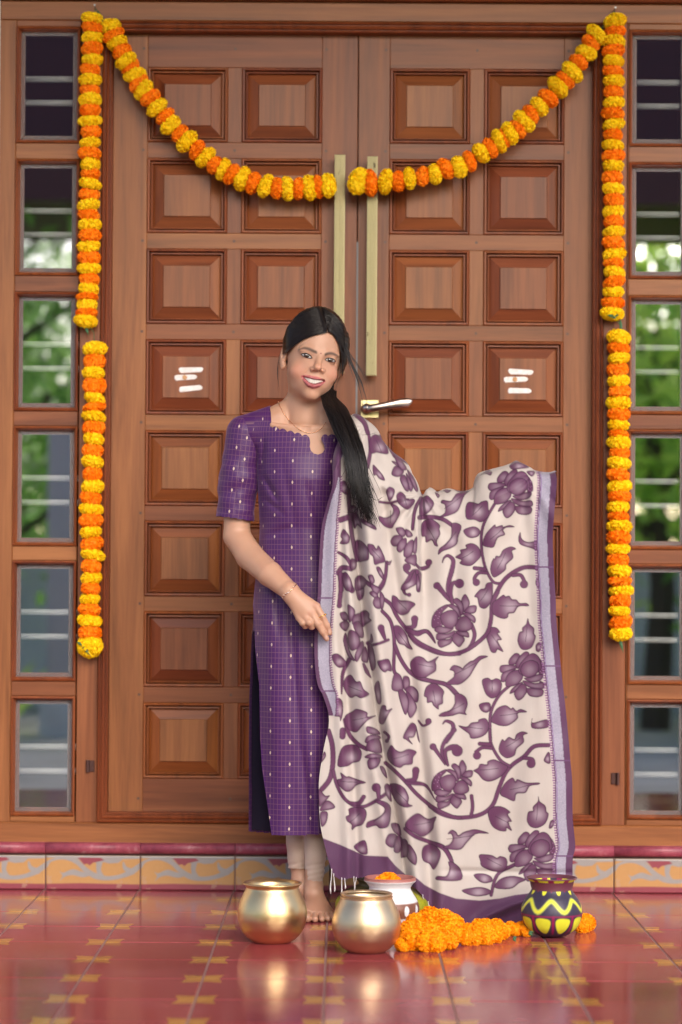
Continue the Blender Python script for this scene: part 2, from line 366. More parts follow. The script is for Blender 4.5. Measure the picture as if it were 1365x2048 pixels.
def tree(name, label, x, y, h, r, mat, seed, n=2600, cat='tree', low=.45):
    rng = np.random.default_rng(seed); t_ = empty(name, (x, y, -.13)); tag(t_, label, cat)
    m = MB(); m.tube([(0, 0, 0), (.05, 0, h*.3), (-.04, .05, h*.6), (0, 0, h*.85)], [.11, .09, .06, .02], 8); cs = []
    for k in range(9):
        a = k*2.4; z0 = h*(low*.8+.05*k); e = np.array([math.cos(a)*r*.75, math.sin(a)*r*.75, z0+h*.16])
        m.tube([(0, 0, z0-.05), tuple(e*.5+np.array([0, 0, z0*.5])), tuple(e)], [.045, .03, .012], 6); cs += [e, e*.7+np.array([0, 0, z0*.3])]
    cs += [np.array([rng.normal(0, r*.35), rng.normal(0, r*.35), h*rng.uniform(low, .95)]) for _ in range(12)]
    m.build('trunk', M_BARK, t_)
    v, f = leaves(rng, np.array(cs), n, np.array([.28, .28, .24])*r, .085); mesh_obj('crown', v, f, mat, t_)
tree('garden_tree', 'broad deep green garden tree mirrored beside the gate pillar', -2.6, -10.5, 3.4, 1.3, LG[0], 3)
tree('garden_tree', 'grey-green loose garden tree mirrored in the upper panes', -4.4, -12.0, 3.9, 1.5, LG[2], 4)
tree('garden_tree', 'bright yellow-green garden tree mirrored on the dupatta side', 2.2, -10.0, 3.3, 1.2, LG[1], 5)
tree('garden_tree', 'tall deep green garden tree mirrored behind the bright one', 3.6, -12.4, 4.2, 1.6, LG[0], 6)
tree('garden_tree', 'tall slender grey-green tree mirrored under the added roof edge', -3.15, -14.2, 5.4, 1.15, LG[2], 14, 3200, 'tree', .3)
tree('garden_tree', 'tall slender bright tree mirrored under the other added roof edge', 3.15, -14.2, 5.4, 1.15, LG[1], 15, 3200, 'tree', .3)
tree('garden_shrub', 'leafy green shrub mirrored in the middle panes', -3.6, -8.2, 1.7, .8, LG[1], 8, 1600, 'shrub', .25)
tree('garden_shrub', 'dark leafy shrub mirrored low on the dupatta side', 3.3, -9.6, 1.5, .8, LG[0], 9, 1600, 'shrub', .25)
rng = np.random.default_rng(40); cs = np.stack([rng.uniform(-24, 24, 900), rng.normal(-17, .7, 900), np.abs(rng.uniform(0, 1, 900))**.8*3.4], 1); cs[:, 2] *= .85+.2*np.sin(cs[:, 0]*.7)+.1*np.sin(cs[:, 0]*2.3)
v, f = leaves(rng, cs, 26000, np.array([.45, .35, .35]), .17); tag(mesh_obj('far_greenery', v, f, LG[0]), 'dense dark greenery along the far edge of the garden', 'greenery', kind='stuff')
ag = empty('agave_plant', (-2.25, -9.2, -.13)); tag(ag, 'striped agave with long pale-edged leaves mirrored in the lowest pane', 'plant')
for k in range(14):
    a = k*2.399; tl = .35+.5*((k*7) % 5)/5; L = .75; m = MB(); pts = []
    for q in np.linspace(0, 1, 7): pts.append(Vector((math.cos(a)*L*q*tl*1.5, math.sin(a)*L*q*tl*1.5, L*q*(1.3-tl)-.25*q*q)))
    w = Vector((-math.sin(a), math.cos(a), 0)); v = []
    for q, p in zip(np.linspace(0, 1, 7), pts): h_ = .05*(1-q**2)+.002; v += [p-w*h_, p+Vector((0, 0, -.012)), p+w*h_]
    mesh_obj('leaf', v, [[3*i+j, 3*i+j+1, 3*i+j+4, 3*i+j+3] for i in range(6) for j in range(2)], LG[1], ag, True)

# ------------------------------------------------------------------ doorway joinery
YF, YD = .020, .062                            # face of the frame, face of the door leaves
def X(px, Y=YF, py=850): return W(px, py, Y).x
def Z(py, Y=YF, px=680): return W(px, py, Y).z
xl0, xl1 = X(200), X(1206)                     # clear opening between the jamb mouldings (outer edge of mouldings)
zs, zh = Z(1648), Z(44)                        # top of sill face, underside of head face
frame = empty('door_frame', (0, YF, ZN)); tag(frame, 'broad varnished teak door frame with moulded edges around both door leaves', 'door frame')
def fpart(name, mb, mat, root, smooth=False):
    o = mb.build(name, mat, root, smooth); o.location = -Vector(root.location); return o
jl0, jr1 = X(158), X(1253)
fpart('jamb', MB().cbox(jl0, xl0, YF, .20, zs, zh, .002), WV, frame)
fpart('jamb', MB().cbox(xl1, jr1, YF, .20, zs, zh, .002), WV, frame)
fpart('head', MB().cbox(XL, XR, YF-.001, .20, zh, Z(4), .003), WH, frame)
fpart('cornice', MB().cbox(XL, XR, YF-.03, .20, Z(4), ZTOP+.115, .006), WHd, frame)
fpart('sill', MB().cbox(XL, XR, YF-.002, .20, ZN-.004, zs, .004), WH, frame)
mo = MB().ring_frame(xl0, xl1, zs, zh, [(0, YF+.001), (.001, YF-.006), (.004, YF-.009), (.007, YF-.006), (.0085, YF+.001), (.0105, YF+.001), (.012, YF-.003), (.016, YF-.005), (.020, YF-.002), (.0215, YF+.006), (.0235, YF+.006), (.025, YF+.003), (.028, YF+.005), (.029, YF+.012), (.030, .20)])
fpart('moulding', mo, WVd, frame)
MB_ = lambda: MB()
M_NAIL = simple('nail_steel', (.35, .34, .33), .45, 1); M_IRON = simple('dark_iron', (.10, .05, .045), .35, .8)
for px, py in ((192, 18), (1229, 23)):
    p = W(px, py, YF); fpart('nail', MB().tube([p+Vector((0, .01, 0)), p+Vector((0, -.03, .004))], .0018, 8).tube([p+Vector((0, -.03, .004)), p+Vector((0, -.032, .004))], .0032, 10), M_NAIL, frame)
for px, py, s in ((183, 1532, -1), (1229, 1557, 1)):
    p = W(px, py, YF); m = MB().cbox(p.x-.009, p.x+.009, YF-.004, YF+.002, p.z-.016, p.z+.016, .001)
    m.tube([(p.x+s*.009, YF-.008, p.z-.017), (p.x+s*.009, YF-.008, p.z+.017)], .005, 10)
    for dz in (-.008, .008): m.tube([(p.x-s*.003, YF-.003, p.z+dz), (p.x-s*.003, YF-.0052, p.z+dz)], .003, 8)
    fpart('hinge', m, M_IRON, frame)
# sidelights
t = NT('bevelled_glass'); mx = t.n('MixShader'); tr = t.n('BsdfTransparent'); gl = t.n('BsdfGlossy'); gl.inputs['Roughness'].default_value = .0; gl.inputs['Color'].default_value = (.95, .97, 1, 1)
fr = t.n('Fresnel'); fr.inputs[0].default_value = 1.5; tr.inputs[0].default_value = (.94, .96, .95, 1)
t.l(t.math('ADD', t.math('MULTIPLY', fr.outputs[0], 1.0), .43), mx.inputs[0]); t.l(tr.outputs[0], mx.inputs[1]); t.l(gl.outputs[0], mx.inputs[2]); t.l(mx.outputs[0], t.n('OutputMaterial').inputs[0] if False else t.t.nodes['Material Output'].inputs[0])
M_GLASS = t.m
t = NT('glass_bevel'); t.set(Base_Color=(.62, .66, .70), Roughness=.06, Metallic=.75); M_BEV = t.m
M_BAR = simple('white_grille_paint', (.93, .93, .93), .4)
def sidelight(x0, x1, gl0, gl1, rows, label):
    root = empty('sidelight_window', ((x0+x1)/2, YF, ZN)); tag(root, label, 'window')
    fpart('stile', MB().cbox(x0, gl0, YF, .16, zs, zh, .002), WV, root)
    if gl1 < x1-.002: fpart('stile', MB().cbox(gl1, x1, YF, .16, zs, zh, .002), WV, root)
    zz = [zh]
    for a, c in rows: zz += [a, c]
    zz.append(zs)
    for k in range(0, len(zz), 2): fpart('rail', MB().cbox(gl0, gl1, YF+.001, .16, zz[k+1], zz[k], .002), WH, root)
    for a, c in rows:
        mo = MB().ring_frame(gl0, gl1, c, a, [(0, YF+.002), (.001, YF-.004), (.005, YF-.006), (.008, YF-.002), (.009, YF+.010), (.011, YF+.012), (.012, .10)])
        q = .011; g = MB().ring_frame(gl0+q, gl1-q, c+q, a-q, [(0, YF+.024), (.0125, YF+.017)])
        p = fpart('pane', MB().add([(gl0+q+.0125, YF+.017, c+q+.0125), (gl1-q-.0125, YF+.017, c+q+.0125), (gl1-q-.0125, YF+.017, a-q-.0125), (gl0+q+.0125, YF+.017, a-q-.0125)], [[0, 1, 2, 3]]), M_GLASS, root)
        bv = g.build('bevel', M_BEV, p); mo.build('moulding', WVd, p)
        for fz in (.43, .635):
            z = a-(a-c)*fz; MB().tube([(gl0+.002, .058, z), (gl1-.002, .058, z)], .0095, 12).build('grille_bar', M_BAR, p, True)
rowsL = [(53, 286), (318, 551), (584, 822), (852, 1092), (1121, 1362), (1392, 1632)]
rl = [(W(90, a, YF).z, W(90, c, YF).z) for a, c in rowsL]
sidelight(XL, jl0-.0015, X(27), X(156), rl, 'slim six-pane bevelled sidelight beside the kurta side of the doors')
rr = [(W(1320, a+7, YF).z, W(1320, c+7, YF).z) for a, c in rowsL]
sidelight(jr1+.0015, XR, X(1256), X(1379), rr, 'slim six-pane bevelled sidelight beside the dupatta side of the doors')
# door leaves
PW, PH = .2290, .2150
def panel_meshes():
    m = MB().ring_frame(-PW/2, PW/2, -PH/2, PH/2, [(-.001, .004), (0, -.002), (.003, -.0055), (.007, -.005), (.0085, .000), (.0092, .010), (.0112, .0105), (.0122, .002), (.0155, .0015), (.0168, .016)])
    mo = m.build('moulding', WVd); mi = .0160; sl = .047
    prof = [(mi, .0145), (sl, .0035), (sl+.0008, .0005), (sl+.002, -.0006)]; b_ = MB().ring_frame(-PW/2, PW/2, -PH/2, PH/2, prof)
    n = len(b_.v); b_.f.append([n-4, n-3, n-2, n-1]); mi_ = [1, 2, 1, 3]+[0]*8+[0]  # each slope tinted by its facing: right one lit, others shaded
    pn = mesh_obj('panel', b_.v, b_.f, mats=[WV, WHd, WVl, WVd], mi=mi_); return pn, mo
pn0, mo0 = panel_meshes()
rowc = [211.5, 393, 574.5, 756, 938, 1119, 1300, 1483]
colc = {0: [371.5, 560.5], 1: [857, 1046]}
M_BRASS_O = NT('brushed_old_brass'); t = M_BRASS_O; nz = t.noise(t.mapping(t.objcoord(), (1, 1, .3)), 60, 4, .7); wv = t.n('TexWave', wave_type='BANDS', bands_direction='X'); wv.inputs['Scale'].default_value = 85; t.l(t.objcoord(), wv.inputs[0])
t.base(t.mix(t.math('GREATER_THAN', nz, .66), t.mix(wv.outputs[1], (.36, .30, .15), (.54, .48, .28)), (.14, .11, .06))); t.set(Metallic=.75, Roughness=.45); t.bump(wv.outputs[1], .5, .001); M_BRASS_O = t.m
M_STEELB = NT('satin_bronze_steel'); M_STEELB.set(Base_Color=(.50, .42, .38), Metallic=1.0, Roughness=.28); M_STEELB = M_STEELB.m
M_ASH = NT('white_paste'); nz = M_ASH.noise(M_ASH.objcoord(), 90, 4, .6); M_ASH.base(M_ASH.ramp(nz, [(.3, (.72, .66, .62)), (.6, (.86, .83, .82))])); M_ASH.set(Roughness=.9); M_ASH = M_ASH.m
M_SAND = simple('sandal_paste', (.55, .30, .14), .8); M_PLUG = simple('dowel_end', (.10, .045, .025), .5); M_GAP = simple('gap_shade_black', (.012, .01, .01), .9)
def Xd(px, py=850): return W(px, py, YD).x
def Zd(py): return W(690, py, YD).z
leaves_ = []
for L in (0, 1):
    seam = Xd(713)
    a0, a1 = (Xd(217.5), seam-.0012) if L == 0 else (seam+.0012, Xd(1191))
    root = empty('door_leaf', ((a0+a1)/2, YD, ZN)); leaves_.append(root)
    tag(root, ['teak door leaf of sixteen raised panels that the kurta side of the woman covers', 'teak door leaf of sixteen raised panels with the lever handle'][L], 'door')
    zb, zt = Zd(1640), Zd(62); cx = [Xd(c) for c in colc[L]]; zc = [Zd(r) for r in rowc]
    s0, s1 = cx[0]-PW/2, cx[1]+PW/2
    fpart('stile', MB().cbox(a0, s0, YD, YD+.045, zb, zt, .0012), WV, root); fpart('stile', MB().cbox(s1, a1, YD, YD+.045, zb, zt, .0012), WV, root)
    ed = [zt]+[v for z in zc for v in (z+PH/2, z-PH/2)]+[zb]
    for k in range(0, len(ed), 2): fpart('rail', MB().cbox(s0, s1, YD+.0004, YD+.045, ed[k+1], ed[k], .0012), WH, root)
    for z in zc: fpart('mullion', MB().cbox(cx[0]+PW/2, cx[1]-PW/2, YD+.0002, YD+.045, z-PH/2, z+PH/2, .0012), WV, root)
    k = 0
    for z in zc:
        for c in cx:
            p = pn0 if (L == 0 and k == 0) else link('panel', pn0.data); q = mo0 if (L == 0 and k == 0) else link('moulding', mo0.data)
            p.parent = root; q.parent = p; p.location = Vector((c, YD, z))-Vector(root.location); k += 1
    fpart('backing', MB().box(a0+.01, a1-.01, YD+.018, YD+.035, zb+.01, zt-.01), WVd, root)
    for k in range(9):                                   # dowel ends
        zr = (ed[2*k]+ed[2*k+1])/2
        for xx in (s0-.012, (cx[0]+cx[1])/2, s1+.012):
            fpart('dowel', MB().tube([(xx, YD+.002, zr), (xx, YD-.0004, zr)], .0042, 10), M_PLUG, root)
    # pull handle: reeded bar on two stand-offs
    hx0, hx1, hy0, hy1 = ((668.5, 690, 310, 747), (734, 755, 313, 752))[L]
    h = empty('pull_handle'); h.parent = root; xa, xb = W(hx0, 500, .02).x, W(hx1, 500, .02).x; za, zb_ = W(690, hy1, .02).z, W(690, hy0, .02).z
    h.location = -Vector(root.location); m = MB().cbox(xa, xb, .012, .028, za, zb_, .0015)
    nr = 9
    for q in range(nr):
        c = xa+.0025+(xb-xa-.005)*(q+.5)/nr; w_ = (xb-xa-.005)/nr*.34; m.cbox(c-w_, c+w_, .0105, .014, za+.002, zb_-.002, .0006)
    m.build('bar', M_BRASS_O, h); xm = (xa+xb)/2
    for zz in (za+.05, zb_-.05): MB().tube([(xm, .027, zz), (xm, YD+.001, zz)], .009, 12).build('post', M_BRASS_O, h, True)
    # holy-ash stripes
    st = [[(359, 740, 405.5, 739), (350, 755.5, 393, 754), (359.5, 779, 404, 775.5)], [(1018, 742.5, 1066, 744.5), (1009, 759.5, 1055, 758.5), (1017, 781.5, 1062, 782)]][L]
    for q, (x0_, y0_, x1_, y1_) in enumerate(st):
        pa, pb = W(x0_+5, y0_, YD-.0012), W(x1_-5, y1_, YD-.0012); n = 26; vb = []; rad = .0087
        ring = [];
        for kk in range(40):
            a = 2*math.pi*kk/40; c = pb if math.cos(a) > 0 else pa; rr_ = rad*(1+.07*math.sin(3*a+q)+.04*math.sin(7*a+2*q))
            ring.append((c.x+rr_*math.cos(a), c.z+rr_*math.sin(a)*(.95 if math.cos(a) < 0 else .85)))
        v = [(x, YD-.0006, z) for x, z in ring]+[(pa.x*.5+pb.x*.5+(x-(pa.x+pb.x)/2)*.93, YD-.0021, (pa.z+pb.z)/2+(z-(pa.z+pb.z)/2)*.85) for x, z in ring]
        fpart('ash_stripe', MB().add(v, [[kk, (kk+1) % 40, 40+(kk+1) % 40, 40+kk] for kk in range(40)]+[list(range(40, 80))]), M_ASH, root)
        if q == 1:
            c = pa.lerp(pb, .45); o = fpart('paste_dot', MB().lathe([(.0075, 0), (.005, .0012), (0, .0018)], n=14), M_SAND, root)
            o.location = Vector((c.x, YD-.0018, c.z))-Vector(root.location); o.rotation_euler = (R(90), 0, 0)
lr = leaves_[1]; h = empty('lever_handle'); h.parent = lr; h.location = -Vector(lr.location)
pa, pb = W(722, 836, YD), W(758, 800, YD)
MB().cbox(pa.x, pb.x, YD-.005, YD+.002, pa.z, pb.z, .0015).build('rose_plate', simple('pale_brass', (.74, .63, .34), .3, .9), h)
c = W(734, 818, YD); o = MB().lathe([(.017, 0), (.0165, .012), (.014, .02), (.012, .05), (0, .052)], n=24).build('spindle', M_STEELB, h, True)
o.location = (c.x, YD-.004, c.z); o.rotation_euler = (R(90), 0, 0)
pts = [(727, 817, -.045, 8.0, 6), (745, 816, -.05, 7.6, 6), (765, 812.5, -.052, 7.6, 5), (785, 809, -.052, 8.5, 4), (803, 806.5, -.05, 9.5, 4), (816, 805.5, -.048, 9.6, 3.5), (822.5, 803, -.047, 6.0, 3), (826, 801.5, -.046, 1.8, 1.5)]
v = []
for px, py, dy, rz, ry in pts:
    p = W(px, py, YD+dy)
    for k in range(14): a = 2*math.pi*k/14; v.append((p.x, p.y+math.sin(a)*ry/700, p.z+math.cos(a)*rz/700))
n = len(pts); mesh_obj('lever', v, [[i*14+k, i*14+(k+1) % 14, (i+1)*14+(k+1) % 14, (i+1)*14+k] for i in range(n-1) for k in range(14)]+[list(range(14))[::-1], list(range((n-1)*14, n*14))], M_STEELB, h, True)
fpart('edge_strip', MB().box(Xd(713)-.0022, Xd(713)+.0030, YD-.0015, YD+.03, Zd(1600), Zd(484)), simple('seal_strip', (.16, .15, .15), .5, .2), lr)
fpart('gap_shade', MB().box(Xd(210), Xd(1200), YD+.05, YD+.07, zs-.01, zh+.05), M_GAP, frame)  # near-black sheet behind the leaves, standing in for shade in the gaps
# ------------------------------------------------------------------ marigold garlands
def petal_mat(name, a, c, tip):
    t = NT(name); g = t.n('NewGeometry'); oi = t.n('ObjectInfo')
    col = t.mix(g.outputs['Random Per Island'], a, c); col = t.mix(t.math('MULTIPLY', oi.outputs['Random'], .5), col, tip)
    t.base(col); t.set(Roughness=.6, Specular_IOR_Level=.25); t.b.inputs['Subsurface Weight'].default_value = .12; t.b.inputs['Subsurface Radius'].default_value = (.01, .005, .001); t.b.inputs['Subsurface Scale'].default_value = .4
    return t.m
M_YEL = petal_mat('yellow_petals', (1.0, .58, .0), (1.0, .72, .008), (1.0, .62, .0)); M_ORA = petal_mat('orange_petals', (1.0, .20, .0), (1.0, .30, .0), (1.0, .23, .0)); M_DEEP = petal_mat('amber_petals', (.95, .30, .0), (1.0, .38, .0), (.98, .33, .0))
M_STEM = simple('green_stem', (.03, .11, .035), .55)
def marigold(mat, seed, n=170, flat=.62):
    "a pompom of ruffled petals about 1 unit across, axis along Z"
    r = np.random.default_rng(seed); v = []; f = []
    for k in range(n):
        ph = k*2.39996; zc = 1-2*(k+.5)/n; rr = math.sqrt(1-zc*zc)
        d = Vector((rr*math.cos(ph), rr*math.sin(ph), zc)); lump = 1+.04*math.sin(3*ph+seed)+r.normal(0, .02)
        c = Vector((d.x*.5, d.y*.5, d.z*.5*flat))*lump; nrm = Vector((d.x, d.y, d.z/flat)).normalized()
        tg = nrm.orthogonal().normalized(); tg = Matrix.Rotation(r.uniform(0, 6.28), 3, nrm) @ tg; bt = nrm.cross(tg)
        w, L = .052*r.uniform(.8, 1.25), .064*r.uniform(.8, 1.2); out = nrm*.42+bt*r.uniform(.7, 1.1)+tg*r.uniform(-.3, .3); out.normalize()
        b0 = c-nrm*.05; m0 = c+out*L*.35; t0 = c+out*L*.75+nrm*.01
        i = len(v); j = r.uniform(.3, .6)
        v += [b0-tg*w*.5, b0+tg*w*.5, m0-tg*w, m0+bt*w*.35, m0+tg*w, t0-tg*w*.85+bt*w*r.uniform(-.4, .4), t0+bt*w*.5+out*L*.12, t0+tg*w*.85+bt*w*r.uniform(-.4, .4)]
        f += [[i, i+3, i+2], [i, i+1, i+3], [i+1, i+4, i+3], [i+2, i+3, i+6, i+5], [i+3, i+4, i+7, i+6]]
    nu, nv = 12, 7; i0 = len(v)
    for a in range(nv):
        th = math.pi*a/(nv-1)
        for q in range(nu): ph = 2*math.pi*q/nu; v.append(Vector((math.sin(th)*math.cos(ph)*.478, math.sin(th)*math.sin(ph)*.478, math.cos(th)*.478*flat)))
    f += [[i0+a*nu+q, i0+a*nu+(q+1) % nu, i0+(a+1)*nu+(q+1) % nu, i0+(a+1)*nu+q] for a in range(nv-1) for q in range(nu)]
    me = bpy.data.meshes.new('marigold'); me.from_pydata([tuple(p) for p in v], [], f); me.materials.append(mat); return me
YM = [marigold(M_YEL, s, 380) for s in (1, 2, 3)]; OM = [marigold(M_ORA, s+10, 340) for s in (1, 2, 3)]; DM = [marigold(M_DEEP, s+20, 400) for s in (1, 2, 3)]
def place_flower(me, root, p, axis, size, flat, rng):
    o = link('marigold', me, root); q = Vector(axis).to_track_quat('Z', 'Y').to_matrix() @ Matrix.Rotation(rng.uniform(0, 6.28), 3, 'Z')
    q = Matrix.Rotation(rng.normal(0, .16), 3, 'X') @ Matrix.Rotation(rng.normal(0, .15), 3, 'Y') @ q
    s = Matrix.Diagonal((size, size*rng.uniform(.90, 1.06), size*flat/.62*rng.uniform(.92, 1.08))); o.matrix_basis = Matrix.Translation(Vector(p)-Vector(root.location)) @ (q @ s).to_4x4()
    return o
def string_of(root, seq, Y, seed):
    "seq: (px, py, size px, thickness px, kind)"
    rng = np.random.default_rng(seed); P = [W(a, b_, Y) for a, b_, *_ in seq]; sc = F_PX/(Y-CAM.y)
    for k, (px, py, sz, th, kd) in enumerate(seq):
        ax = P[min(k+1, len(P)-1)]-P[max(k-1, 0)]
        place_flower((YM if kd == 'Y' else OM)[int(rng.integers(0, 3))], root, P[k]+Vector((0, float(rng.normal(0, .002)), 0)), ax, sz*1.07/sc, th*1.05/sz, rng)
    return P
def alternate(ys, xs, wy=41, wo=39, last=None):
    seq = []
    for k, (x, y) in enumerate(zip(xs, ys)):
        nxt = ys[k+1] if k+1 < len(ys) else y+38; gap = (nxt-y)
        seq.append((x, y, wy+random.uniform(-3, 3), 23.5+random.uniform(-2, 3), 'Y'))
        if k+1 < len(ys): seq.append(((x+xs[k+1])/2+random.uniform(-1.5, 1.5), (y+nxt)/2, wo+random.uniform(-3, 3), max(gap-17, 17), 'O'))
    return seq
YG = -.018
def sprig(root, px, py, dirs, Y):
    m = MB(); p = W(px, py, Y)
    for dx, dz, L in dirs:
        v = Vector((dx, -.15, dz)).normalized(); w = Vector((-v.z, 0, v.x)); a = []
        for q in np.linspace(0, 1, 5): a += [p+v*L*q-w*.0045*math.sin(math.pi*min(q+.15, 1)), p+v*L*q+Vector((0, -.0015, 0)), p+v*L*q+w*.0045*math.sin(math.pi*min(q+.15, 1))]
        m.add(a, [[3*i+j, 3*i+j+1, 3*i+j+4, 3*i+j+3] for i in range(4) for j in range(2)])
    return fpart('leaf_sprig', m, M_STEM, root)
# --- garland on the kurta side
ga = empty('marigold_garland', W(185, 20, YG)); tag(ga, 'hanging yellow and orange marigold garland on the jamb beside the kurta side', 'garland', 'vertical marigold garlands on the jambs')
ys = [y/1.95 for y in (73, 148, 232, 313, 390, 472, 557, 642, 718, 800, 878, 960, 1047, 1128, 1190, 1250)]
xs = [x/1.95 for x in (360, 362, 361, 352, 354, 352, 353, 353, 355, 348, 351, 347, 347, 348, 341, 335)]
P1 = string_of(ga, alternate(ys, xs), YG, 31)
ys = [698, 746, 796, 833, 878, 924, 973, 1018, 1064, 1110, 1156, 1198, 1241, 1290]; xs = [190.5, 188, 190, 188, 187.5, 185.5, 186, 182.5, 182.5, 187, 182.5, 179.5, 179, 180]
sq = alternate(ys, xs, 42, 40); sq[-1] = (180, 1291, 46, 40, 'Y'); P2 = string_of(ga, sq, YG, 32)
fpart('thread', MB().tube([W(192, 18, YF-.03)]+[P1[0], P1[8], P1[16], P1[-1], W(188, 665, YG), P2[0], P2[10], P2[-1]], .0011, 5), M_STEM, ga)
sprig(ga, 163, 1290, [(.6, -.65, .045), (.75, -.5, .03), (-.5, .4, .018)], YG-.022); sprig(ga, 172, 652, [(.3, -1, .03), (-1, -.3, .02)], YG); sprig(ga, 196, 22, [(.5, -1, .042), (.2, -1, .03)], YG)
# --- garland on the dupatta side
gb = empty('marigold_garland', W(1229, 25, YG)); tag(gb, 'hanging yellow and orange marigold garland on the jamb beside the spread dupatta', 'garland', 'vertical marigold garlands on the jambs')
ys = [y/1.95 for y in (83, 162, 240, 318, 402, 485, 567, 648, 738, 825, 905, 992, 1063, 1138, 1222)]
xs = [665+x/1.95 for x in (1103, 1100, 1096, 1100, 1098, 1098, 1096, 1096, 1096, 1098, 1098, 1099, 1099, 1097, 1093)]
P1 = string_of(gb, alternate(ys, xs), YG, 33)
ys = [600+y/2.925 for y in (220, 340, 473, 602, 733, 835, 955, 1090, 1210, 1327, 1455, 1585, 1700, 1820, 1952)]
xs = [1165+x/2.925 for x in (215, 213, 213, 212, 212, 215, 212, 218, 210, 219, 212, 217, 229, 218, 224)]
P2 = string_of(gb, alternate(ys, xs, 42, 40), YG, 34)
fpart('thread', MB().tube([W(1229, 23, YF-.03)]+[P1[0], P1[8], P1[16], P1[-1], W(1240, 650, YG), P2[0], P2[10], P2[-1]], .0011, 5), M_STEM, gb)
sprig(gb, 1227, 632, [(-1, .1, .018), (1, .2, .018), (.4, -.6, .012)], YG-.028); sprig(gb, 1241, 640, [(.1, -1, .04)], YG); sprig(gb, 1240, 1278, [(-1, .05, .024), (1, .05, .024), (.25, -1, .042)], YG-.004); sprig(gb, 1226, 26, [(-.6, -.6, .03), (.3, -1, .02)], YG)
# --- swag across both leaves
gs = empty('marigold_garland', W(690, 200, YG)); tag(gs, 'long marigold swag sagging across both door leaves past the pull handles', 'garland')
A = [(430, 103), (443, 138), (458, 168), (476, 202), (493, 237), (511, 260), (528, 293), (543, 327), (562, 352), (588, 383), (612, 420), (645, 455), (667, 487), (701, 520), (731, 553), (770, 584), (803, 612), (838, 645), (870, 660), (905, 678), (945, 697), (988, 712), (1037, 727), (1081, 733), (1122, 735), (1165, 737), (1208, 733), (1241, 727), (1280, 725)]
A = [(x/1.95, y/1.95) for x, y in A]
B = [(1031, 137), (1008, 166), (991, 206), (960, 242), (935, 282), (908, 312), (880, 341), (842, 385), (806, 417), (773, 447), (747, 474), (722, 503), (692, 521), (670, 538), (650, 550), (615, 577), (579, 597), (534, 628), (494, 653), (443, 659), (400, 681), (353, 688), (301, 697), (258, 707), (208, 708), (148, 712), (105, 706)]
B = [(665+x/1.95, y/1.95) for x, y in B]
mk = lambda L: [(x, y, (43 if k % 2 == 0 else 39)+random.uniform(-3, 4), (25 if k % 2 == 0 else 23)+random.uniform(-2, 2), 'YO'[k % 2]) for k, (x, y) in enumerate(L)]
PA = string_of(gs, mk(A), -.004, 35); sB = mk(B); sB[-1] = (B[-1][0], B[-1][1], 50, 34, 'Y'); sB[-2] = (B[-2][0], B[-2][1], 48, 26, 'O'); PB = string_of(gs, sB, -.022, 36)
fpart('thread', MB().tube([W(192, 18, YF-.03)]+PA[::4]+[PA[-1], W(695, 362, .032)]+[PB[-1]]+PB[::-4]+[PB[0], W(1229, 23, YF-.03)], .0012, 5), M_STEM, gs)
# ------------------------------------------------------------------ pots and flowers on the floor
def G(px, py):
    "the floor point that a photo pixel looks at"
    d = CAM_ROT @ Vector(((px-PPX)/F_PX, -(py-PPY)/F_PX, -1.0)); return CAM + d*(-CAM.z/d.z)
def brass_mat(name, c1, c2, ro):
    t = NT(name); nz = t.noise(t.mapping(t.objcoord(), (1, 1, 8)), 26, 4, .6); sp = t.noise(t.objcoord(), 9, 3, .6)
    t.base(t.mix(sp, c1, c2)); t.set(Metallic=1.0); t.l(t.math('ADD', ro, t.math('MULTIPLY', nz, .10)), t.b.inputs['Roughness']); t.bump(nz, .05, .001); return t.m
def brass_pot(px, py, wpx, hpx, rim, label, mat):
    g = G(px, py); sc = F_PX/(g.y-CAM.y); r = wpx/2/sc; h = hpx/sc; rr = rim/2/sc
    root = empty('brass_pot', g); tag(root, label, 'pot')
    pr = [(0, .002), (.42, 0), (.55, .012), (.74, .09), (.90, .22), (.98, .36), (1.0, .46), (.985, .56), (.93, .68), (.85, .79), (.775, .875), (.745, .915)]
    pts = catmull([(a*r, b_*h) for a, b_ in pr], 4); neck = pts[-1][0]
    inner = [(max(a-.0035, .001), b_+(.004 if b_ < .3*h else 0)) for a, b_ in pts[::-1]]
    MB().lathe([tuple(p) for p in pts]+inner, n=72).build('body', mat, root, True)
    k = rr; z = .915*h; H = h-z
    lip = [(neck-.002, z-.002), (neck+.0015, z+.001), (neck+.002, z+H*.25), (k*.93, z+H*.5), (k*.985, z+H*.62), (k, z+H*.76), (k*.995, z+H*.92), (k*.965, z+H), (k*.93, z+H*.96), (k*.86, z+H*.62), (neck-.004, z+H*.3), (neck-.0055, z-.003)]
    MB().lathe([tuple(p) for p in catmull(lip, 3)], n=72).build('rim', mat, root, True)
MBR1 = brass_mat('polished_brass', (.72, .50, .24), (.80, .60, .33), .30); MBR2 = brass_mat('worn_brass', (.68, .49, .29), (.75, .58, .38), .34)
brass_pot(544.5, 1884, 139, 119, 118, 'wide-mouthed brass pot standing by the bare foot', MBR1)
brass_pot(733, 1903, 138, 117, 105, 'duller brass pot standing before the white clay pot', MBR2)
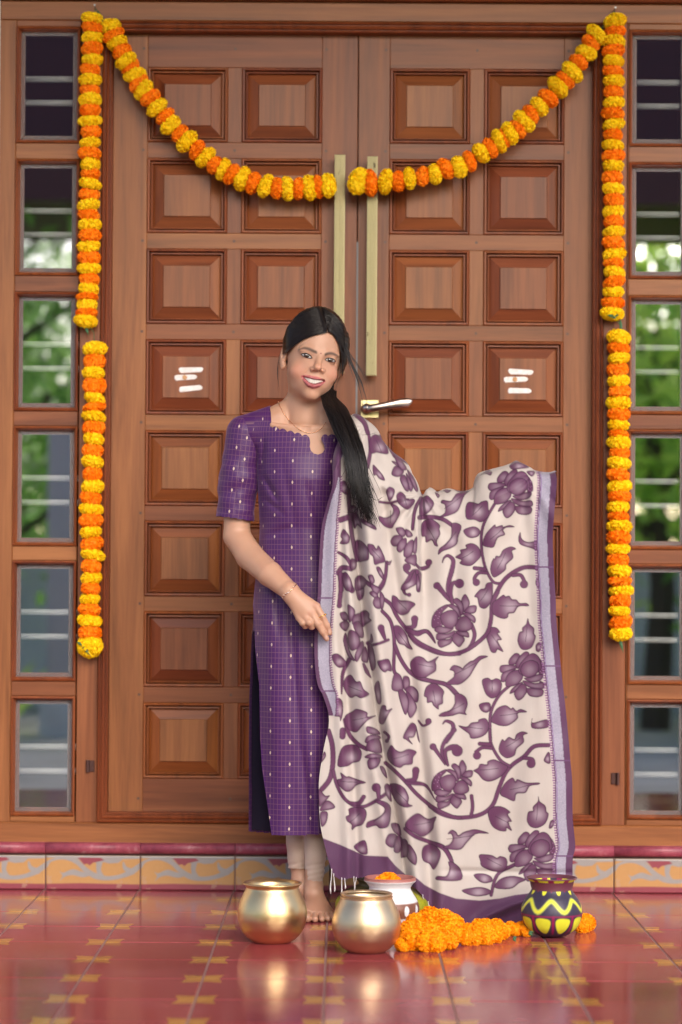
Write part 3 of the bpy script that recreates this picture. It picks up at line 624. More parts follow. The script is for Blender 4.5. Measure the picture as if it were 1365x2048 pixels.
# painted clay pot (polar print)
def painted_pot(px, py, wpx, hpx, prof, cv, label, name, rough=.45, nx=240, nz=110, phi0=0, rim=None):
    g = G(px, py); sc = F_PX/(g.y-CAM.y); r = wpx/2/sc; h = hpx/sc
    root = empty(name, g); tag(root, label, 'pot'); pts = catmull([(a*r, b_*h) for a, b_ in prof], 10)
    L = np.r_[0, np.cumsum(np.hypot(*np.diff(pts, axis=0).T))]; s_ = np.linspace(0, L[-1], nz); rad = np.interp(s_, L, pts[:, 0]); zz = np.interp(s_, L, pts[:, 1])
    ph = np.linspace(0, 2*np.pi, nx, endpoint=False); PH, RA = np.meshgrid(ph, rad); ZZ = np.repeat(zz[:, None], nx, 1)
    v = np.stack([RA*np.sin(PH), -RA*np.cos(PH), ZZ], -1).reshape(-1, 3)
    t, ca = vcol_mat(name+'_paint', rough); nzz = t.noise(t.objcoord(), 55, 4, .65); t.base(t.mix(.30, ca, t.ramp(nzz, [(.3, (.25,)*3), (.7, (.75,)*3)]), 'SOFT_LIGHT')); t.bump(nzz, .15, .001)
    o = mesh_obj('body', v, grid_faces(nx, nz, True), t.m, root, True)
    deg = (np.degrees(PH)+180) % 360-180; add_color(o.data, cv.sample(deg+phi0, np.repeat((zz/h)[:, None], nx, 1)*100).reshape(-1, 3))
    rl = pts[-1][0]; MB().lathe([(rl, h), (rl+.001, h+.002), (rl-.002, h+.0035), (rl-.005, h+.002), (rl*.86, h*.9), (rl*.8, h*.8), (rl*1.0, h*.6), (0, h*.3)], n=60).build('rim', t.m if False else simple(name+'_rim', rim or tuple(cv.sample(0., 99.)), rough), root, True); return root
NAVY = (.035, .026, .055); YLW = (.66, .66, .035); MAG = (.26, .006, .075)
cv = Canvas(-182, -2, 182, 102, .5, NAVY)
for k in range(9):
    a = -180+k*40; cv.fill(catmull([(a-13, 101), (a+13, 101), (a+9, 86), (a+4, 76), (a-4, 76), (a-8, 88)], 4, True), YLW, .8)
    a2 = a+20; cv.fill([(a2-8, 101), (a2+8, 101), (a2+7, 86), (a2, 79), (a2-7, 86)], MAG, .8)
zig = [(-182+k*26, 66 if k % 2 else 47) for k in range(15)]
cv.stroke(catmull(zig, 6), 7.5, (.50, .56, .10), 1.5); cv.stroke(catmull(zig, 6), 4.5, YLW, 1.2)
for k in range(9):
    a = -176+k*40; cv.fill(catmull([(a-15, 32), (a-8, 37), (a+9, 36), (a+15, 31), (a+12, 19), (a+4, 10), (a-6, 11), (a-13, 20)], 4, True), YLW, .8)
    cv.stroke([(a+20, 39), (a+20, 10)], 5, MAG, 1.2)
cv.stroke([(-182, 40), (182, 40)], 2, MAG, 1)
painted_pot(1103.5, 1873, 122, 116, [(0, 0), (.30, .005), (.60, .06), (.86, .18), (.99, .36), (.97, .52), (.85, .66), (.69, .78), (.64, .86), (.70, .94), (.82, 1.0)], cv, 'dark clay pot painted with yellow zigzag and petals', 'painted_clay_pot', phi0=6, rim=(.12, .03, .05))
WHT = (.74, .73, .74); BRN = (.20, .075, .045)
cv = Canvas(-182, -2, 182, 102, .5, WHT)
cv.fill([(-182, 27), (182, 27), (182, 56), (-182, 56)], BRN, 1.2)
for k in range(12): a = -180+k*30+4; cv.fill([(a+5.5*math.cos(q), 42+10*math.sin(q)) for q in np.linspace(0, 6.28, 24)], WHT, .8)
cv.fill([(-182, 96.5), (182, 96.5), (182, 102), (-182, 102)], (.36, .13, .11), 1)
wp = painted_pot(780, 1860, 118, 103, [(0, 0), (.38, .005), (.62, .05), (.88, .2), (.985, .36), (.99, .48), (.90, .60), (.76, .73), (.70, .82), (.78, .90), (.88, .955), (.86, 1.0)], cv, 'white clay pot with brown dotted band and a marigold on top', 'white_clay_pot')
mg = empty('marigold_bloom', Vector(wp.location)+Vector((-.008, -.01, .118))); tag(mg, 'orange marigold bloom lying in the mouth of the white pot', 'flower')
rng = np.random.default_rng(5)
for dx, dy, dz, s in ((-.012, -.012, .008, .042), (.016, -.006, .006, .040), (.002, .014, .010, .046)): place_flower(DM[0], mg, Vector(mg.location)+Vector((dx, dy, dz)), (dx*8, dy*5, 1), s, .6, rng)
fpart('stem', MB().tube([Vector(mg.location)+Vector((0, 0, .004)), Vector(mg.location)+Vector((.01, .01, -.03))], .0025, 6), M_STEM, mg)
# yellow-green pot behind the white one
cvg = Canvas(-182, -2, 182, 102, 1, (.30, .30, .012)); cvg.fill([(-182, 60), (182, 60), (182, 102), (-182, 102)], (.07, .055, .02), 3)
for k in range(9): cvg.fill([(-180+k*40-9, 58), (-180+k*40+9, 58), (-180+k*40, 78)], (.30, .30, .012), 1)
gp = painted_pot(764, 1846, 186, 88, [(0, 0), (.5, .005), (.80, .08), (.97, .28), (1, .44), (.93, .60), (.74, .76), (.52, .86), (.50, .92), (.56, 1.0)], cvg, 'olive-green clay pot half hidden behind the white pot', 'green_clay_pot', nx=90, nz=50)
# loose garland coil on the floor
gf = empty('floor_garland', G(900, 1885)); tag(gf, 'amber marigold garland coiled on the floor between the pots', 'garland')
FL = [(836, 1846, 44), (860, 1838, 48), (886, 1838, 46), (908, 1848, 42), (818, 1862, 42), (842, 1864, 46), (868, 1862, 48), (894, 1864, 46), (914, 1868, 38), (814, 1880, 34), (830, 1882, 42), (852, 1884, 44), (875, 1885, 44), (897, 1883, 40), (801, 1889, 26), (808, 1896, 22)]
FL += [(938, 1864, 36), (955, 1856, 36), (973, 1854, 38), (992, 1855, 36), (936, 1876, 34), (952, 1873, 40), (971, 1871, 42), (990, 1868, 40), (1005, 1864, 36), (1020, 1858, 30), (1033, 1860, 28), (1045, 1856, 30), (1052, 1863, 24), (1167, 1850, 36), (1174, 1846, 34)]
rng = np.random.default_rng(9); pts = []
for k, (px, py, sz) in enumerate(FL):
    g = G(px, min(py+sz*.42, 1903)); Y = G(px, 1882).y if k < 4 else G(px, 1890).y if k < 9 else g.y
    p = W(px, py, Y); sc = F_PX/(Y-CAM.y); s = sz/sc; p.z = max(p.z, s*.40); pts.append(p)
    place_flower(DM[k % 3], gf, p, (rng.normal(.4, .6), rng.normal(-.5, .4), rng.normal(.5, .5)), s*1.02, .74, rng)
for px, py, d in ((800, 1882, [(.3, .6, .014), (-.3, .5, .012)]), (1058, 1866, [(.8, .2, .014), (.5, -.3, .012)]), (1027, 1876, [(.5, -.6, .012), (.9, .2, .01)])):
    sprig(gf, px, py, d, G(px, 1892).y)
# ------------------------------------------------------------------ the dupatta's hand-drawn floral print (flat print, drawn on the cloth)
CREAM = (.470, .415, .385); PUR = (.100, .029, .078); DPUR = (.035, .009, .032); LIL = (.31, .285, .36); BORD = (.090, .034, .084)
EL = [(677, 880), (666, 918), (665, 970), (654, 1012), (643, 1060), (638, 1138), (636, 1190), (630, 1260), (630, 1326), (636, 1370), (646, 1390), (657, 1425), (658, 1450), (655, 1465), (648, 1497), (641, 1539), (638, 1576), (640, 1638), (645, 1670), (655, 1712), (666, 1750)]
ER = [(1111, 944), (1114, 966), (1108, 1038), (1106, 1076), (1108, 1135), (1112, 1200), (1113, 1240), (1118, 1290), (1124, 1350), (1132, 1420), (1138, 1482), (1141, 1519), (1145, 1565), (1146, 1636), (1151, 1691), (1146, 1719), (1146, 1768)]
ET = [(677, 880), (690, 852), (708, 832), (722, 831), (735, 843), (756, 867), (771, 887), (793, 911), (815, 933), (834, 962), (841, 982), (845, 992), (856, 978), (878, 986), (891, 982), (905, 980), (925, 985), (945, 977), (952, 964), (963, 950), (983, 942), (1018, 930), (1037, 924), (1060, 934), (1075, 944), (1095, 947), (1111, 944)]
EB = [(666, 1750), (684, 1760), (701, 1756), (717, 1756), (743, 1753), (790, 1758), (827, 1774), (846, 1792), (867, 1816), (898, 1831), (935, 1849), (985, 1848), (1030, 1846), (1060, 1838), (1100, 1806), (1146, 1768)]
cvd = Canvas(600, 800, 1180, 1880, 1.0, CREAM)
def zc(reg, pts):
    x0, y0, s = dict(A=(820, 900, 4.55), B=(820, 1180, 4.55), C=(860, 1460, 4.55), D=(620, 1440, 4.55), E=(620, 1150, 4.55), F=(630, 830, 4.55), H=(920, 1700, 4.55))[reg]
    return np.array([(x0+a/s, y0+b_/s) for a, b_ in pts]), s
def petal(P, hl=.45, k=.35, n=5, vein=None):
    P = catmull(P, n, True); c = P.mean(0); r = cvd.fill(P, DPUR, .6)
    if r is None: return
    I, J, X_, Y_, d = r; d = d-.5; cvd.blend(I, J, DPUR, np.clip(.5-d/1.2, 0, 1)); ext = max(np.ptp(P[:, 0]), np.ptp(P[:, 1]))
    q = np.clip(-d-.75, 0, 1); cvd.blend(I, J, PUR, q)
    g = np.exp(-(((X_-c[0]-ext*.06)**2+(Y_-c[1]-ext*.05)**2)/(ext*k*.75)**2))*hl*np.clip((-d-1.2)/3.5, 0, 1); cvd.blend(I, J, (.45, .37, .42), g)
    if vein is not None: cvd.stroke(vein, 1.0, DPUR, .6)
def LEAF(reg, pts, vein=None, hl=.55):
    P, s = zc(reg, pts); petal(P, hl, vein=None if vein is None else catmull(zc(reg, vein)[0], 4))
def STEM(reg, pts, w, blob=None):
    P, s = zc(reg, pts); P = catmull(P, 6); w = np.asarray(w if hasattr(w, '__len__') else [w, w], float)/s*1.0+.3
    if blob: b_, _ = zc(reg, [blob[:2]]); r = blob[2]/s; th = np.linspace(0, 6.28, 20); bp = np.stack([b_[0, 0]+r*np.cos(th), b_[0, 1]+r*np.sin(th)], 1); cvd.fill(bp, DPUR, .6)
    cvd.stroke(P, w+.6, DPUR, .6)
    if blob: cvd.fill(np.stack([b_[0, 0]+(r-.8)*np.cos(th), b_[0, 1]+(r-.8)*np.sin(th)], 1), PUR, .6)
    cvd.stroke(P, np.maximum(w-1.3, .3), PUR, .6)
def SEEDS(P):
    petal(P, .0); c = P.mean(0)
    for k in range(14):
        a = k*2.4; r = .42*math.sqrt(k/14); q = c+np.array([np.ptp(P[:, 0])*r*math.cos(a), np.ptp(P[:, 1])*r*math.sin(a)]); cvd.stroke(np.array([q, q+.3]), 1.4, (.30, .16, .28), .5)
LR = [[(800, 295), (800, 250), (850, 195), (890, 200), (895, 240), (855, 290)], [(855, 310), (880, 240), (940, 180), (980, 190), (960, 250), (910, 290), (880, 330)], [(715, 320), (740, 300), (840, 300), (870, 320), (820, 350), (740, 370), (715, 350)], [(725, 440), (735, 380), (800, 345), (860, 335), (800, 380), (760, 450)], [(805, 560), (830, 510), (910, 455), (920, 480), (870, 530)], [(855, 590), (850, 540), (920, 470), (965, 520), (930, 590), (885, 620)], [(960, 540), (970, 510), (1100, 520), (1105, 570), (1060, 590), (990, 580)], [(925, 440), (960, 490), (1040, 515), (1115, 510), (1105, 460), (1030, 465)], [(935, 420), (1000, 455), (1080, 440), (1110, 390), (1060, 385), (990, 410)], [(770, 490), (775, 410), (820, 360), (890, 345), (925, 400), (900, 450), (850, 485)], [(885, 330), (920, 260), (1000, 195), (1060, 215), (1090, 290), (1080, 350), (980, 400), (900, 380)], [(905, 330), (935, 280), (1000, 255), (1060, 280), (1070, 340), (1030, 395), (960, 410), (915, 380)]]
LRS = [(1050, 210), (1110, 290), (1120, 370), (1070, 380), (1080, 300)]
LL = [[(345, 145), (380, 130), (440, 160), (470, 230), (440, 250), (410, 190)], [(470, 100), (505, 40), (545, 110), (530, 165), (490, 200)], [(395, 100), (430, 75), (480, 120), (490, 200), (465, 230), (440, 160)], [(500, 200), (540, 150), (605, 145), (600, 200), (560, 215)], [(480, 220), (520, 205), (580, 235), (600, 270), (590, 300), (560, 280), (520, 245)], [(255, 490), (270, 455), (350, 450), (385, 430), (380, 480), (330, 510), (280, 525)], [(385, 450), (410, 390), (470, 410), (500, 450), (480, 490), (450, 520), (410, 490)], [(415, 375), (480, 375), (530, 385), (540, 430), (500, 425), (450, 410)], [(240, 420), (260, 395), (340, 400), (410, 370), (390, 420), (310, 450), (250, 455)], [(225, 365), (260, 330), (330, 340), (400, 345), (350, 390), (270, 395)], [(415, 330), (450, 260), (510, 240), (560, 290), (565, 350), (500, 380), (430, 365)], [(280, 240), (330, 195), (400, 185), (440, 230), (430, 300), (380, 350), (310, 325)]]
LLS = [(200, 330), (205, 250), (250, 180), (330, 135), (350, 150), (290, 220), (300, 320), (230, 350)]
def lotus(kind, cx, cy, sc=1.0, sx=1.0):
    L, S_, (ox, oy) = (LR, LRS, (985, 335)) if kind == 'R' else (LL, LLS, (360, 265))
    f = lambda P: np.array([(cx+(a-ox)/4.55*sc*sx, cy+(b_-oy)/4.55*sc) for a, b_ in P])
    SEEDS(f(S_))
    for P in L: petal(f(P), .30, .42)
# stems first, blossoms over them
for a in [('A', [(770, 495), (715, 590), (665, 700), (650, 830), (665, 980), (700, 1100), (760, 1200), (830, 1215)], 24), ('A', [(750, 1375), (840, 1210), (920, 1130), (1020, 1075), (1100, 1065), (1180, 1075)], 38), ('A', [(940, 1140), (1010, 1140), (1045, 1200)], 32, (1040, 1222, 38)), ('A', [(590, 1075), (680, 1085)], 34), ('A', [(700, 1120), (630, 1118), (590, 1165), (598, 1210)], [26, 30, 34], (606, 1205, 34)),
          ('A', [(297, 1025), (312, 982), (350, 962), (395, 1005), (385, 1090), (355, 1200), (350, 1290), (385, 1385)], [6, 20, 36, 44, 38, 34]), ('A', [(250, 1230), (290, 1280), (345, 1350), (390, 1390)], [54, 38, 16], (245, 1235, 32)), ('A', [(440, 1205), (390, 1215), (372, 1300), (390, 1390)], [30, 36, 34], (452, 1215, 44)), ('A', [(60, 1050), (110, 1085), (165, 1065), (180, 1030)], [16, 26, 24], (170, 1025, 30)),
          ('A', [(90, 615), (200, 610), (300, 630), (385, 685)], [40, 34]), ('A', [(98, 440), (45, 560), (25, 720)], 26),
          ('B', [(560, 310), (590, 400), (570, 480), (540, 530)], 34), ('B', [(0, 410), (60, 480), (150, 530), (270, 575), (400, 580), (520, 545), (640, 460), (710, 380), (740, 260), (750, 130), (800, 20)], 36), ('B', [(0, 740), (80, 800), (200, 830), (330, 860), (415, 940)], 38), ('B', [(910, 870), (830, 940), (770, 1030), (735, 1130), (730, 1250), (735, 1365)], 26), ('B', [(1190, 840), (1250, 870)], 22), ('B', [(0, 370), (70, 390), (150, 375), (200, 420), (235, 482)], [40, 42, 30, 5]),
          ('B', [(300, 1220), (330, 1192), (390, 1220), (390, 1290), (330, 1380)], [6, 28, 40, 38]), ('B', [(80, 1190), (120, 1235), (170, 1215)], [14, 24], (170, 1195, 30)), ('B', [(45, 260), (40, 320), (5, 350)], [50, 44, 30], (45, 262, 30)),
          ('C', [(0, 690), (100, 760), (230, 795), (380, 790), (500, 750), (580, 670), (630, 530), (690, 390), (760, 310), (860, 240), (950, 150), (1080, 138)], 36), ('C', [(545, 0), (560, 130), (640, 270), (730, 330)], 26), ('C', [(380, 600), (390, 700), (375, 780)], 30), ('C', [(0, 1020), (120, 1060), (180, 1140), (205, 1215)], 32), ('C', [(590, 1365), (640, 1290), (720, 1255), (800, 1215)], 26), ('C', [(560, 165), (480, 160), (420, 200)], 30, (430, 232, 38)), ('C', [(455, 125), (545, 130)], 34), ('C', [(860, 255), (930, 265), (945, 300)], 32, (922, 306, 42)), ('C', [(225, 0), (140, 100), (110, 200), (165, 320)], [38, 36, 30, 20]), ('C', [(240, 160), (190, 160), (140, 200), (165, 320)], [60, 50, 34, 20], (250, 190, 52)), ('C', [(40, 160), (80, 220), (140, 315)], [40, 30, 12], (30, 152, 32)),
          ('H', [(285, 410), (320, 270), (370, 200), (500, 130)], 28),
          ('D', [(170, 100), (205, 230), (210, 400), (180, 540), (110, 630)], 44), ('D', [(215, 460), (250, 600), (330, 730), (450, 790), (560, 760), (710, 660)], 30), ('D', [(320, 0), (360, 130), (440, 220), (520, 265)], 36), ('D', [(690, 390), (780, 470), (880, 570), (980, 680), (1130, 800), (1300, 880), (1365, 890)], 32), ('D', [(870, 990), (960, 1060), (1090, 1110), (1220, 1170), (1290, 1280)], 34), ('D', [(620, 620), (628, 705)], [50, 30], (605, 615, 42)), ('D', [(340, 745), (440, 760), (490, 700)], [16, 40, 36], (492, 700, 20)), ('D', [(880, 570), (960, 575), (1060, 600), (1140, 727)], [32, 40, 26, 4]), ('D', [(965, 470), (950, 540), (880, 545)], [60, 46, 20], (965, 458, 34)), ('D', [(300, 95), (298, 150)], 52, (300, 125, 30)), ('D', [(680, 110), (720, 150), (700, 195)], 22, (702, 190, 18)),
          ('E', [(480, 40), (560, 90), (630, 130)], 30), ('E', [(690, 0), (670, 80), (640, 130)], 32), ('E', [(660, 210), (740, 270), (790, 370), (860, 470), (960, 590), (1100, 670), (1250, 720), (1365, 715)], 34), ('E', [(660, 330), (730, 410), (760, 520), (770, 650), (765, 860), (800, 910)], 30), ('E', [(775, 640), (830, 770), (930, 900), (1090, 960), (1250, 1000), (1340, 1080)], 34), ('E', [(360, 770), (300, 900), (290, 1080)], [40, 32, 10]), ('E', [(560, 640), (640, 620), (715, 590)], 24), ('E', [(650, 490), (682, 575)], [56, 26], (648, 480, 32)), ('E', [(275, 0), (285, 100), (270, 260)], 40, (270, 278, 26)), ('E', [(320, 0), (335, 70), (385, 140)], [50, 74, 50]), ('E', [(490, 810), (520, 880), (557, 935)], [20, 36, 6]), ('E', [(560, 540), (560, 600), (525, 620)], [10, 30, 30]), ('E', [(955, 420), (945, 470), (870, 470)], [56, 40, 16], (955, 400, 34)), ('E', [(890, 500), (980, 535), (1060, 512), (1140, 620)], [34, 44, 30, 4]), ('E', [(960, 0), (910, 60), (860, 110), (862, 165), (900, 180)], [110, 80, 40, 20, 20], (905, 180, 20)), ('E', [(1000, 0), (990, 140)], 34),
          ('F', [(380, 0), (450, 70), (482, 165)], [46, 36]), ('F', [(488, 150), (505, 330), (478, 470)], [22, 28, 40]), ('F', [(590, 790), (680, 800), (780, 775), (850, 770)], 20), ('F', [(968, 755), (915, 850), (890, 1020)], 28), ('F', [(310, 730), (320, 900), (340, 1100), (385, 1320)], 36), ('F', [(670, 280), (725, 375)], 26), ('F', [(655, 1340), (640, 1480), (590, 1570)], 30), ('F', [(235, 955), (305, 930)], 50), ('F', [(920, 1350), (960, 1395), (1030, 1375)], [10, 28, 22], (1040, 1340, 30)), ('F', [(430, 1480), (500, 1550), (590, 1580)], 28), ('F', [(905, 1420), (860, 1440), (820, 1410)], 26, (838, 1385, 38)), ('F', [(215, 1440), (250, 1390), (330, 1400)], 44), ('F', [(240, 1592), (235, 1450)], 44), ('F', [(215, 1250), (290, 1300), (345, 1395)], [22, 34, 30]), ('F', [(320, 690), (360, 690)], 50)]:
    STEM(*a)
